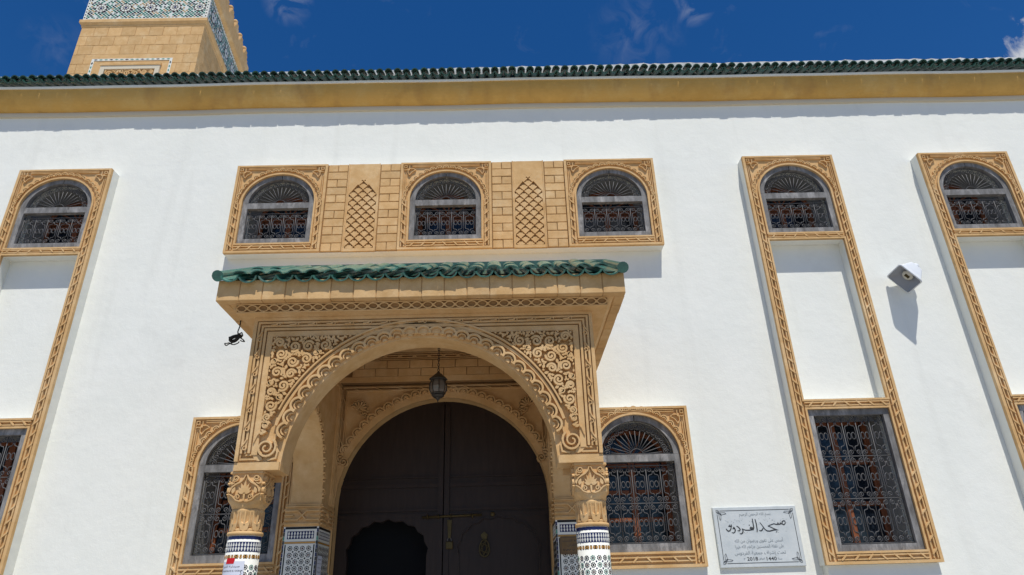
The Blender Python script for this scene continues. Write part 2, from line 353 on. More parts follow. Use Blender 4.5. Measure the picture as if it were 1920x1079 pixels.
def knotmark(mb, cx, cy, sx, sy, T, w0, w1, s=1.):
    R_ = lambda pts, w=.013*s, c=False: mb.ribbon([(cx+sx*p[0]*s, cy+sy*p[1]*s) for p in pts], w, w0, w1, T, closed=c, top=.7)
    R_([(-.012,-.012),(.028,-.012),(.028,.028),(-.012,.028)], c=True)
    R_([(.03,-.052),(-.05,-.052),(-.05,-.03),(-.11,-.03)]); R_([(-.052,.03),(-.052,-.05),(-.03,-.05),(-.03,-.11)])
    R_([(-.03,-.11),(-.055,-.15)]); R_([(-.11,-.03),(-.15,-.055)]); R_([(-.055,-.15),(-.085,-.10),(-.10,-.085),(-.15,-.055)])
def scallops(mb, cx, cz, rx, ry, r, n, a0, a1, T, w0, w1, wd=.016):
    for i in range(n):
        a = a0+(a1-a0)*(i+.5)/n; x, y = cx+rx*cos(a), cz+ry*sin(a); b = math.atan2(sin(a)*rx, cos(a)*ry)
        mb.ribbon(arc(x, y, r, b-1.75, b+1.75, 9), wd, w0, w1, T, top=.7)
        mb.ribbon(arc(x, y, r*.45, b-1.7, b+1.7, 6), wd*.85, w0, w1-.003, T, top=.7)
def surround(zb, zt, items, hb=HB):
    """stone plate with carved relief; x measured from the panel's centre line"""
    T = front(0); P, C, S = MB(), MB(), MB(); hs = []
    for it in items:
        if it[0] == 'arch': W = it[1]; hs.append(archloop(0, .55, W['z0'], W['z0']+W['zs'], W['rise'], 28))
        else: hs.append(rect(-it[3], it[3], it[1], it[2]))
    P.prism([rect(-hb,hb,zb,zt)]+hs, 0, .022, T)
    w0, w1 = .018, .052
    C.prism([rect(-hb,hb,zb+.001,zt-.001), rect(-hb+.038,hb-.038,zb+.036,zt-.03)], w0, w1, T)
    tops = []
    for it in items:
        if it[0] == 'arch':
            W = it[1]; zs = W['z0']+W['zs']
            C.prism([archloop(0,.576,W['z0']-.026,zs,W['rise']+.026,28), archloop(0,.5505,W['z0'],zs,W['rise'],28)], w0, w1, T)
            tops.append((W['z0']-.026, zs-.02, .576))
        else:
            C.prism([rect(-it[3]-.026,it[3]+.026,it[1]-.026,it[2]+.026), rect(-it[3],it[3],it[1],it[2])], w0, w1, T)
            tops.append((it[1]-.026, it[2]+.026, it[3]+.026))
    zend = tops[-1][1]; uc = (.590+hb-.038)/2; cw = .072
    for s in (-1, 1): chain(C, (s*uc, zb+.05), (s*uc, zend), cw, .155, T, w0, w1, knot=False, flip=-s)
    prev = zb+.036
    for (a, b, h) in tops:
        if a-prev > .03: chain(C, (-.57, (a+prev)/2), (.57, (a+prev)/2), min(.07, a-prev-.012), .155, T, w0, w1)
        prev = b
    W = items[-1][1]; zs = W['z0']+W['zs']
    for v in (zt-.048, zt-.072): C.ribbon([(-.53,v),(.53,v)], .012, w0, w1-.004, T, top=.7)
    for s in (-1, 1):
        for u in (hb-.06, hb-.085): C.ribbon([(s*u, zt-.2), (s*u, zs-.05)], .012, w0, w1-.004, T, top=.7)
        knotmark(C, s*(hb-.085), zt-.085, s, 1, T, w0, w1)
    scallops(S, 0, zs, .618, W['rise']+.068, .043, 19, -.05, pi+.05, T, w0, w1, .019)
    return P.mesh('stone_surround','stone'), C.mesh('carved_border','stone'), S.mesh('scallop_border','stone')
def grille_rows(z0, z1, rows, hw=.46, units=5):
    m = MB(); a = 2*hw/units; b = (z1-z0)/rows; T = lambda u, v: (u, 0, v)
    tb = lambda pts, r=.0062, c=False: m.tube([T(*p) for p in pts], r, 4, closed=c)
    for i in range(units+1): tb([(-hw+i*a, z0-.012), (-hw+i*a, z1+.02)], .007)
    for r_ in range(rows+1): tb([(-hw, z0+r_*b), (hw, z0+r_*b)], .007)
    for i in range(units):
        cx = -hw+(i+.5)*a
        for r_ in range(rows):
            y0 = z0+r_*b; R = a*.2
            for s in (-1, 1):
                top = [(cx+s*x, y0+b-y) for x, y in spiral(a*.245, R+.014, .006, R, 1.5, pi*.5, -1, 14)]
                side = [(cx+s*a*.05, y0+b-R*1.9), (cx+s*a*.05, y0+b*.80), (cx+s*a*.10, y0+b*.76), (cx+s*a*.30, y0+b*.74), (cx+s*a*.36, y0+b*.70), (cx+s*a*.36, y0+b*.30), (cx+s*a*.30, y0+b*.26), (cx+s*a*.10, y0+b*.24), (cx+s*a*.05, y0+b*.20), (cx+s*a*.05, y0+R*1.9)]
                bot = [(cx+s*x, y0+y) for x, y in spiral(a*.245, R+.014, R, .006, 1.5, pi*.5+3*pi, 1, 14)]
                tb(top); tb(side); tb(bot)
                tb([(cx+s*a*.16+a*.135*cos(q), y0+b/2+b*.085*sin(q)) for q in [2*pi*k/10 for k in range(10)]], .006, True)
    return m.mesh('grille', 'iron')
def fan_mesh(W, hw=.455):
    m = MB(); ky = (W['rise']*hw/.55)/hw
    tb = lambda pts, r=.0062, c=False: m.tube([(u,0,v*ky) for u, v in pts], r, 4, closed=c)
    tb(arc(0,0,.085,0,pi,12)); tb(arc(0,0,hw-.012,0,pi,24)); tb([(-hw,.012),(hw,.012)])
    for i in range(15):
        a = pi*(i+.5)/15; tb([(.085*cos(a),.085*sin(a)), (.335*cos(a),.335*sin(a))])
    for i in range(8):
        for s in (-1, 1):
            a = pi*(i+.5)/8+s*.105; c = (.385*cos(a), .385*sin(a))
            tb(spiral(c[0], c[1], .007, .044, 1.5, a+pi, s, 12))
    return m.mesh('fan_grille', 'iron')
def wood_parts(W, kind):
    """boards of the weathered outer frame, from the window foot"""
    out = {}; T = front(0); hw, hi = .548, .468
    def bd(name, loops):
        m = MB(); m.prism(loops, -.075, 0, T, back=True); out.setdefault(name, []).append(m.mesh(name, 'wood'))
    if kind == 'arch':
        zs, ri, ro = W['zs'], W['rise']*hi/.55, W['rise']-.002
        bd('stile', [[(-hw,.001),(-hi,.001),(-hi,zs),(-hw,zs)]]); bd('stile', [[(hi,.001),(hw,.001),(hw,zs),(hi,zs)]])
        bd('sill_rail', [rect(-hi+.001,hi-.001,.002,W['st'])]); bd('transom', [rect(-hi+.001,hi-.001,*W['tr'])])
        for a0, a1 in ((0, pi/2-.012), (pi/2+.012, pi)):
            bd('arch_board', [arc(0,zs+.002,hw,a0,a1,14,ro)+arc(0,zs+.002,hi,a1,a0,14,ri)])
    else:
        t = W['top']
        bd('stile', [rect(-hw,-hi,.001,t)]); bd('stile', [rect(hi,hw,.001,t)]); bd('sill_rail', [rect(-hi+.001,hi-.001,.002,W['st'])]); bd('head_rail', [rect(-hi+.001,hi-.001,t-.08,t-.001)])
    return out
def casement_mesh(W, kind):
    m = MB(); T = front(0); top = W['zs'] if kind == 'arch' else W['top']-.02
    for u0, u1 in ((-.5,-.42),(-.045,.045),(.42,.5)): m.cbox(u0,u1,.02,top,-.05,0,.008,T=T)
    n = 2 if top < .9 else 3
    for i in range(n+1):
        v = .05+(top-.12)*i/n
        for u0, u1 in ((-.399,-.056),(.056,.399)): m.cbox(u0,u1,v,v+.06,-.045,-.006,.008,T=T)
    if kind == 'arch':
        m.cbox(-.5,.5,top+.002,top+.06,-.05,0,.008,T=T)
        for i in range(1,6):
            a = pi*i/6; m.ribbon([(0,top+.06),(.5*cos(a),top+.06+.46*sin(a))], .03, -.045, -.006, T)
        m.ribbon(arc(0,top,.47,0,pi,16,.42), .07, -.05, 0, T)
    p = []
    for s in (-1, 1):
        q = MB(); q.box(s*.23-.18, s*.23+.18, .028, .032, .03, top); p.append(q.mesh('pane','glass'))
    if kind == 'arch':
        q = MB(); q.prism([archloop(0,.49,top+.003,top+.004,.46,16)], -.032, -.028, T, back=True); p.append(q.mesh('pane','glass'))
    return m.mesh('casement','casement'), p
KIND = {}
for key, W, kind in (('up',UPW,'arch'), ('low',LOW,'arch'), ('tall',TAL,'rect')):
    rows = {'up':1,'low':2,'tall':3}[key]
    KIND[key] = (W, wood_parts(W,kind), grille_rows(W['st']+.012, W['g1'], rows), fan_mesh(W) if kind == 'arch' else None, casement_mesh(W,kind))
def window(cx, key, parent, y=-.178):
    W, wood, gr, fan, (cas, panes) = KIND[key]; z = W['z0']
    for nm, ms in wood.items():
        for me in ms: place(me, nm, (cx, y, z), parent)
    place(gr, 'grille', (cx, y+.05, z), parent)
    if fan: place(fan, 'fan_grille', (cx, y+.05, z+W['zs']+.004), parent)
    place(cas, 'casement', (cx, .365, z), parent)
    for p in panes: place(p, 'pane', (cx, .365, z), parent)
YP = -.165                                              # face of the plastered bodies, the stone plates sit on it
def bay_body(cx, x0, x1, zb, zt, hs):
    m = MB(); m.prism([rect(x0-cx,x1-cx,zb,zt)]+hs, .001, -YP, front(0)); return m.mesh('window_bay','plaster')
bay_me = bay_body(0, -HB, HB, 1.93, 7.96, [arch_hole(0,UPW,.549), rect(-.549,.549,TAL['z0']+.002,TAL['z0']+TAL['top']-.002), rect(-.565,.565,3.985,6.44)])
sur = surround(1.93, 7.96, [('rect',2.078,3.85,.55), ('recess',3.985,6.44,.565), ('arch',UPW)])
SURN = ('stone_surround','carved_border','scallop_border')
foot = MB(); foot.box(-.685, .685, -.150, -.001, .02, 1.928); foot = foot.mesh('bay_foot', 'plaster')
for cx in BAYS:
    b = place(bay_me, 'window_bay', (cx,0,0), mosque)
    for me, nm in zip(sur, SURN): place(me, nm, (cx,YP-.0005,0), b)
    place(foot, 'bay_foot', (cx,0,0), b)
    window(cx, 'up', b); window(cx, 'tall', b)
lowb = bay_body(0, -.71, .71, 1.30, 3.94, [arch_hole(0,LOW,.549)])
# the lower arched windows by the porch
surl = surround(1.95, 3.94, [('arch',LOW)], .71)
for cx in LOWX:
    b = place(lowb, 'window_bay', (cx,0,0), mosque)
    for me, nm in zip(surl, SURN): place(me, nm, (cx,YP-.0005,0), b)
    window(cx, 'low', b)
# the projecting row of three windows over the porch
bx0, bx1, bz0, bz1 = -4.14, 2.42, 6.40, 7.96
m = MB(); m.prism([rect(bx0,bx1,bz0,bz1)]+[arch_hole(c,UPW,.549) for c in BALX], .001, -YP, front(0))
bal = m.build('window_bay', 'plaster', mosque)
surb = surround(6.40, 7.96, [('arch',UPW)], .71)
for cx in BALX:
    for me, nm in zip(surb, SURN): place(me, nm, (cx,YP-.0005,0), bal)
    window(cx, 'up', bal)
ch = (bz1-bz0)/11
def brick_me(w, h):
    m = MB(); m.cbox(0,w,0,h,0,.032,.007,T=front(0)); return m.mesh('brick','block')
BW = .31; full, half = brick_me(BW-.008, ch-.008), brick_me(BW/2-.008, ch-.008)
for gx in (-3.43+.714, -.86+.714):
    gap = 2.57-1.428
    for x0 in (gx+.003, gx+gap-BW-.003):
        q = MB(); q.box(x0-.007, x0+BW+.007, YP-.012, YP-.001, bz0, bz1); q.build('mortar_backing', 'stonedark', bal)
        for i in range(11):
            z = bz0+i*ch+.004; jy = random.uniform(-.003,.003)
            if i % 2: place(full, 'brick', (x0+.004, YP-.0025+jy, z), bal)
            else:
                for h in (0, 1): place(half, 'brick', (x0+.004+h*BW/2, YP-.0025-jy*(1-2*h), z), bal)
    # pierced lozenge panel
    lx0, lx1 = gx+.003+BW+.006, gx+gap-BW-.009; lc = (lx0+lx1)/2; hw = (lx1-lx0)/2
    q = MB(); pt = [(-.215,bz0+.05),(.215,bz0+.05),(.215,7.40),(0,7.70),(-.215,7.40)]
    q.prism([[(-hw,bz0),(hw,bz0),(hw,bz1),(-hw,bz1)], pt], -.01, .030, front(YP-.001, lc))
    for s in (-1, 1): q.ribbon([(s*(hw-.012),bz0),(s*(hw-.012),bz1)], .02, .028, .042, front(YP-.001, lc))
    q.build('lattice_slab', 'stone', bal)
    q = MB(); q.box(lc-hw+.01, lc+hw-.01, YP-.004, YP-.0015, bz0+.01, bz1-.2); q.build('lattice_backing', 'stonedark', bal)  # brown sheet behind the piercings, their shade put into its colour
    q = MB(); du, dv = .1433, .0775; r_ = 0; v = bz0+.07
    while v < 7.75:
        for c in range(-2, 3):
            u = (c+(.5 if r_ % 2 else 0))*du
            lim = .215 if v < 7.40 else .215*(7.74-v)/.34
            if abs(u) > lim+.004: continue
            a, b_ = du*.44, dv*.88
            pts = [(0,.60*b_),(.16*a,.40*b_),(.42*a,.52*b_),(.50*a,.22*b_),(.98*a,.06*b_),(.98*a,-.06*b_),(.55*a,-.45*b_),(.10*a,-.92*b_),(-.10*a,-.92*b_),(-.55*a,-.45*b_),(-.98*a,-.06*b_),(-.98*a,.06*b_),(-.50*a,.22*b_),(-.42*a,.52*b_),(-.16*a,.40*b_)]
            pts = [(max(-.214,min(.214,u+p[0])), max(bz0+.051,v+p[1])) for p in pts]
            q.relief([pts], -.004, .030, front(YP-.001, lc))
        v += dv; r_ += 1
    q.build('pierced_lattice', 'stone', bal)

# ------------------------------------------------------------------ door in its carved surround
SUR = MB(); T = front(0, XC)
DX = 1.395
DI = DR-.012
SUR.prism([[(-DR,0),(-DI,0),(-DI,DZ)]+[(-DI*cos(pi*i/40), DZ+DI*sin(pi*i/40)) for i in range(1,40)]+[(DI,DZ),(DI,0),(DR,0),(DR,DZ)]+[(DR*cos(pi*i/40), DZ+DR*sin(pi*i/40)) for i in range(1,40)]+[(-DR,DZ)]], -.158, .03, T)
SUR.prism([[(-DX,2.0),(-DI,2.0),(-DI,DZ)]+[(-DI*cos(pi*i/40), DZ+DI*sin(pi*i/40)) for i in range(1,40)]+[(DI,DZ),(DI,2.0),(DX,2.0),(DX,4.37),(-DX,4.37)]], .001, .045, T)
ds = SUR.build('door_surround', 'stone', mosque)
q = MB(); w0, w1 = .043, .095
scallops(q, 0, DZ, DR+.075, DR+.075, .060, 27, .36, pi-.36, T, w0, w1, .026)
for u in (.075,.0):
    q.ribbon([(-DX+.03+u*.6,3.42),(-DX+.03+u*.6,4.33-u*.6),(DX-.03-u*.6,4.33-u*.6),(DX-.03-u*.6,3.42)], .018, w0, w1, T)
for i in range(9):
    u = -1.2+i*.3; q.ribbon([(u-.05,4.33),(u+.05,4.285)], .018, w0, w1+.004, T)
for s in (-1,1):
    for i in range(3): q.ribbon([(s*(DX-.03),4.2-i*.28),(s*(DX-.075),4.1-i*.28)], .018, w0, w1+.004, T)
    q.ribbon(spiral(s*(DX-.10), 3.33, .012, .062, 1.7, 0 if s > 0 else pi, s, 20), .018, w0, w1, T)
q.build('carved_border', 'stone', ds)
for s in (-1,1):                                          # shell rosettes in the corners
    q = MB(); c = (s*1.14, 4.03)
    for k in range(7):
        a = pi/2+s*.35+(k-3)*.48
        q.ribbon([(c[0]+.015*cos(a),c[1]+.015*sin(a)),(c[0]+.06*cos(a),c[1]+.06*sin(a)),(c[0]+.105*cos(a),c[1]+.105*sin(a))], [.012,.03,.034], w0, w1, T)
        q.ribbon(arc(c[0]+.105*cos(a), c[1]+.105*sin(a), .02, a-1.6, a+1.6, 6), .012, w0, w1+.004, T)
    q.ribbon(spiral(c[0]-s*.03, c[1]-.06, .008, .035, 1.2, pi/2, -s, 12), .016, w0, w1, T)
    q.ribbon(spiral(c[0]-s*.08, c[1]-.09, .008, .035, 1.2, pi/2, s, 12), .016, w0, w1, T)
    q.build('shell_rosette', 'stone', ds)
# two leaves with rails, lobed wickets, the left wicket standing open
YD = .16
def lobed(cx, hw, zs, zt, z0=0.):
    p = [(cx-hw,z0),(cx+hw,z0)]; n = 9; r = []
    for i in range(n+1):
        a = pi*i/n; r.append((cx+hw*cos(a), zs+(zt-zs)*sin(a)**.85))
    for i in range(n):
        a, b = r[i], r[i+1]; mx, my = (a[0]+b[0])/2, (a[1]+b[1])/2; d = Vector((mx-cx, my-zs)).normalized()
        p += [a, (mx+d.x*.035, my+d.y*.035)]
    return p+[r[-1]]
def dooredge(s, ins=0.):
    R_ = DR-ins; pts = [(s*(.004+ins*.3), .01), (s*R_, .01), (s*R_, DZ)]+[(s*R_*cos(pi/2*i/18), DZ+R_*sin(pi/2*i/18)) for i in range(1,18)]+[(s*(.004+ins*.3), DZ+R_)]
    return pts if s > 0 else pts[::-1]
dl = MB(); T = front(YD, XC)
dl.prism([dooredge(-1,.0), lobed(-.71,.50,2.18,2.60,.05)], -.07, 0, T); dl.prism([dooredge(1,.0)], -.07, 0, T)
door = dl.build('door', 'door', mosque)
r = MB()
for s in (-1,1):
    for v, h in ((3.02,.05),(3.14,.02),(2.72,.03),(2.64,.05)):
        r.prism([[(s*.06,v),(s*(DR-.03),v),(s*(DR-.03),v+h),(s*.06,v+h)]], -.002, .022, T)
    r.prism([[(s*.008,.1),(s*.075,.1),(s*.075,4.10),(s*.008,4.10)]], -.002, .035, T)
r.build('door_rail', 'door', door)
q = MB(); lo = lobed(.71,.50,2.18,2.60,.05); q.prism([[(.075,.03),(1.34,.03),(1.34,2.64),(.075,2.64)], lo], -.002, .018, T); q.build('wicket_frame', 'door', door)
q = MB(); q.prism([[(-1.34,.03),(-.075,.03),(-.075,2.64),(-1.34,2.64)], lobed(-.71,.505,2.18,2.605,.045)], -.002, .018, T); q.build('wicket_frame', 'door', door)
q = MB(); q.box(XC-1.4, XC+1.4, YD+.35, YD+.37, 0, 4.3); q.build('dark_hall', 'void', mosque)
q = MB(); q.ribbon(lobed(.71,.515,2.19,2.615,.05)[1:], .03, -.001, .03, T); q.build('wicket_trim', 'door', door)
bz = 2.64
q = MB(); q.tube([(XC-.27,YD-.05,bz),(XC+.50,YD-.05,bz+.015)], .014, 8)
q.build('bolt', 'brass', door)
for u in (-.2,-.06,.10,.38):
    q = MB(); q.tube(arc(0,0,.026,0,2*pi,10)[:-1] and [(XC+u, YD-.05+.026*cos(a), bz+.004+.026*sin(a)) for a in [2*pi*k/10 for k in range(10)]], .007, 5, closed=True); q.build('bolt_staple', 'brass', door)
q = MB(); q.lathe([(.0,0),(.03,.002),(.03,.012),(.012,.016),(0,.018)], 14, T=lambda x,y,z: (XC+.64+x, YD-.03-z, bz+.02+y)); q.build('bolt_boss', 'brass', door)
q = MB(); q.prism([[(-.016,2.38),(.016,2.38),(.030,2.60),(-.030,2.60)]], .03, .05, front(YD, XC+.085)); q.build('hasp', 'brass', door)
kn = MB(); c = (.53, 2.25); Tk = front(YD, XC)
kn.ribbon([(c[0]+.062*cos(a)*(1-.12*sin(a)), c[1]+.10*sin(a)) for a in [2*pi*k/18 for k in range(18)]], .016, .03, .05, Tk, closed=True)
for k in range(6):
    a = 2*pi*k/6+.3; b = a+2*pi/3; kn.ribbon([(c[0]+.052*cos(a), c[1]+.085*sin(a)), (c[0]+.052*cos(b), c[1]+.085*sin(b))], .010, .03, .046, Tk)
kn.prism([[(c[0]-.03,c[1]+.11),(c[0]+.03,c[1]+.11),(c[0]+.045,c[1]+.16),(c[0],c[1]+.2),(c[0]-.045,c[1]+.16)]], .016, .045, Tk)
kn.build('knocker', 'brass', door)

pl = thing('padlock', 'small brass padlock hanging from the bolt hasp on the dark door', 'padlock', (XC+.085, YD-.05, 2.25))
q = MB(); q.cbox(-.045,.045,2.25,2.34,.025,.055,.006,T=front(YD, XC+.085)); q.build('body', 'brass', pl)
q = MB(); q.tube([(XC+.085+.026*cos(a), YD-.04, 2.34+.05*sin(a)) for a in [pi*k/10 for k in range(11)]], .007, 6); q.build('shackle', 'iron', pl)

# ------------------------------------------------------------------ porch
porch = thing('entrance_porch', 'carved ochre stone entrance porch with round arch, mosaic columns and green tiled canopy', 'porch', (XC, -2.3, 0))
YF, AH, AR, AZ = -2.45, 1.765, 1.33, 2.80
T = front(YF, XC)
af = MB(); outl = [(-AH,2.81),(-AR,2.81)]+[(-AR*cos(pi*i/44), AZ+AR*sin(pi*i/44)) for i in range(1,44)]+[(AR,2.81),(AH,2.81),(AH,4.60),(-AH,4.60)]
af.prism([outl], -.30, 0, T, back=True)
arch = af.build('front_arch', 'stone', porch)
w0, w1 = -.002, .056
fr = MB()
def ring(d0, d1, h, zb=2.90, zt=4.375):
    fr.prism([[(-AH+d0,zb),(-AH+d1,zb),(-AH+d1,zt-d1),(AH-d1,zt-d1),(AH-d1,zb),(AH-d0,zb),(AH-d0,zt-d0),(-AH+d0,zt-d0)]], w0, h, T)
ring(.0005,.035,.040,2.895); ring(.045,.066,.036,2.97); ring(.084,.104,.036,2.97); ring(.118,.142,.042,2.97); ring(.154,.212,.034,2.955)
for s in (-1,1):                                          # linked hooks along the border
    for i in range(7):
        z = 3.02+i*.185; u = s*(AH-.075)
        fr.ribbon(arc(u-s*.012, z, .018, -pi/2 if s > 0 else pi/2, pi if s > 0 else 2*pi, 8), .012, w0, .047, T)
        fr.ribbon([(u-s*.022,z+.085),(u-s*.004,z+.05),(u+s*.02,z+.015)], .018, w0, .047, T)
    fr.prism([rect(*sorted((s*(AH-.0005),s*(AR+.005))), 2.8105, 2.885)], w0, .026, T)
    fr.ribbon([(s*(AH-.05),2.97),(s*(AH-.05),2.915),(s*(AH-.20),2.915)], .022, w0, .028, T)
    fr.ribbon([(s*(AH-.10),2.99),(s*(AH-.10),2.955),(s*(AH-.21),2.955)], .018, w0, .028, T)
for i in range(17):
    u = -1.52+i*.19; fr.ribbon([(u-.06,4.29),(u-.015,4.292),(u+.012,4.312),(u+.06,4.312)], .018, w0, .047, T)
    fr.ribbon(arc(u+.014, 4.296, .015, -pi, pi/2, 7), .011, w0, .047, T)
fr.build('carved_border', 'stone', arch)
sc_ = MB(); NS = 27; a0 = .235
for i in range(NS):
    a = a0+(pi-2*a0)*(i+.5)/NS; x, y = 1.365*cos(a), AZ+1.365*sin(a)
    sc_.ribbon(arc(x, y, .074, a-1.62, a+1.62, 10), .032, w0, w1, T)
    sc_.ribbon(arc(x, y, .044, a-1.55, a+1.55, 8), .018, w0, w1-.018, T)
    sc_.prism([arc(x-.012*cos(a), y-.012*sin(a), .024, a-1.75, a+1.75, 8)], w0, .024, T)
sc_.prism([arc(0,AZ,1.49,.30,pi-.30,40)+arc(0,AZ,1.462,pi-.30,.30,40)], w0, .036, T)
sc_.ribbon(arc(0,AZ,1.512,.40,pi-.40,44), .026, w0, .056, T)
for s in (-1,1):
    c = (s*1.475, 3.02)
    sc_.ribbon(spiral(c[0], c[1], .016, .098, 1.9, (pi/2 if s > 0 else pi/2), -s, 30), [.020+.010*i/30 for i in range(31)], w0, .047, T)
    sc_.ribbon([(s*1.345,3.10),(s*1.39,3.16),(s*1.41,3.08),(s*1.365,2.98),(s*1.375,2.92),(s*1.45,2.905)], .026, w0, .030, T)
    sc_.ribbon([(s*1.50,3.19),(s*1.575,3.15),(s*1.60,3.07)], [.03,.026,.012], w0, .047, T)
    sc_.relief([leaf(s*1.50, 2.905, .5 if s > 0 else pi-.5, .12, .06)], w0, .026, T)
sc_.build('scallop_border', 'stone', arch)
# spandrels: spirals packed between the frame and the arch, joined by stems and leaves
def arabesque(name, test, u0, u1, v0, v1, seed, T, h, parent, radii, mirror=False, wscale=1.):
    R_ = random.Random(seed); cs = []
    for r in radii:
        for _ in range(2600):
            x, y = R_.uniform(u0,u1), R_.uniform(v0,v1)
            if test(x, y, r) and all(math.hypot(x-c[0],y-c[1]) > r+c[2]-.009*wscale for c in cs): cs.append((x,y,r))
    m = MB(); wd = .029*wscale
    for k, (x, y, r) in enumerate(cs):
        a = R_.uniform(0,2*pi); s = 1 if k % 2 else -1
        if r > .034*wscale:
            n = 18; m.ribbon(spiral(x, y, r-wd*.45, .013*wscale, 1.45, a, s, n), [wd*(1.12-.35*i/n) for i in range(n+1)], -.002, h, T)
            e = a+s*2*pi*1.45; m.relief([arc(x+.010*wscale*cos(e), y+.010*wscale*sin(e), .013*wscale, 0, 2*pi*.92, 8)], -.002, h, T)
            near = sorted(cs, key=lambda c: math.hypot(c[0]-x,c[1]-y))[1:3]
            for c in near:
                d = math.atan2(c[1]-y, c[0]-x); m.ribbon([(x+(r-.012)*cos(d+.5*s),y+(r-.012)*sin(d+.5*s)), (x+(r+.004)*cos(d+.2*s),y+(r+.004)*sin(d+.2*s)), (c[0]-(c[2]-.01)*cos(d),c[1]-(c[2]-.01)*sin(d))], wd*.85, -.002, h-.002, T)
        elif r > .019*wscale: 
            for q in (0, 2.3, -2.3): m.relief([leaf(x-.3*r*cos(a+q), y-.3*r*sin(a+q), a+q, r*1.35, r*.9)], -.002, h-.001, T)
        else: m.relief([leaf(x-r*1.2*cos(a), y-r*1.2*sin(a), a, r*2.6, r*1.7)], -.002, h-.002, T)
    if mirror:
        tagk = lambda o_: o_.__setitem__('kind','stuff')
        n = MB(); n.v = [(2*XC-p[0],p[1],p[2]) for p in m.v]; n.f = [f[::-1] for f in m.f]; n.m = m.m; n.sm = m.sm
        r1, r2 = m.build(name,'stone',parent), n.build(name,'stone',parent); tagk(r1); tagk(r2); return r1, r2
    return m.build(name, 'stone', parent)
spt = lambda x, y, r: -1.55+r < x < -.2 and y < 4.158-r and math.hypot(x, y-AZ) > 1.527+r and y > 3.13+r*.5
arabesque('arabesque_carving', spt, -1.55, -.3, 3.1, 4.17, 11, T, .058, arch, (.072,.064,.056,.048,.040,.032,.026,.020,.016,.013,.011), True, 1.12)

# side walls with their arches, pilasters below
SI, SO = 1.395, 1.762; PF = -.60
def sidearch(s):
    Ts = (lambda u, v, w: (XC+s*(SI-w), u, v))                 # faces the inside of the porch
    c, hh, zs, rise = (-2.148+PF)/2, (PF+2.148)/2-.002, 2.745, .98
    m = MB(); loop = [(-2.148,4.60),(-2.148,zs)]+[(c-hh*cos(pi*i/28), zs+rise*sin(pi*i/28)**.9) for i in range(1,28)]+[(PF,zs),(-.002,zs),(-.002,4.60)]
    m.prism([loop], -(SO-SI), 0, Ts, back=True)
    sa = m.build('side_arch', 'stone', porch)
    q = MB()
    for i in range(17):
        a = pi*(i+.5)/17; x, y = c-(hh+.01)*cos(a), zs+(rise+.01)*sin(a)**.9; b = math.atan2(rise*sin(a)*hh, -cos(a)*rise*hh)
        q.ribbon(arc(x, y, .05, b-1.8, b+1.8, 8), .022, -.002, .024, Ts); q.prism([arc(x,y,.022,0,2*pi*.9,7)], -.002, .018, Ts)
    for u in (-.035,-.075,-.16,-.24): q.ribbon([(u,2.76),(u,4.3),(-2.0,4.3)], .02, -.002, .018, Ts)
    chain(q, (-.118,2.8), (-.118,4.25), .06, .2, Ts, -.002, .018)
    q.build('scallop_border', 'stone', sa)
    return sa
side = [sidearch(s) for s in (-1,1)]
# inner beam above the door, ceiling
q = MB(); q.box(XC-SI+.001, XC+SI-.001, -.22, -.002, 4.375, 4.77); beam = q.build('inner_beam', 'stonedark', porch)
q = MB(); q.prism([rect(-SI+.002,SI-.002,4.362,4.43)], -.01, .022, front(-.22,XC)); q.build('lip_moulding', 'stone', beam)
bl = MB(); bl.cbox(0,.302,0,.108,0,.022,.005,T=front(0)); bl = bl.mesh('block','block')
for r_ in range(2):
    x = XC-SI+.01-(0 if r_ else .155)
    while x < XC+SI-.12:
        if x > XC-SI: place(bl, 'block', (x,-.218+random.uniform(-.002,.002),4.435+r_*.115), beam)
        x += .31
q = MB(); Tb = front(-.22,XC)
for v in (4.674,4.70,4.735,4.765): q.ribbon([(-SI+.01,v),(SI-.01,v)], .014, -.002, .02, Tb)
for i in range(13):
    u = -1.2+i*.2
    for s in (-1,1): q.ribbon([(u-.035,4.7175+s*.02),(u+.035,4.7175-s*.02)], .016, -.002, .024, Tb)
q.build('carved_band', 'stone', beam)
q = MB(); q.box(XC-SO+.01, XC+SO-.01, -2.40, -.003, 4.78, 4.84); q.build('ceiling', 'stone', porch)

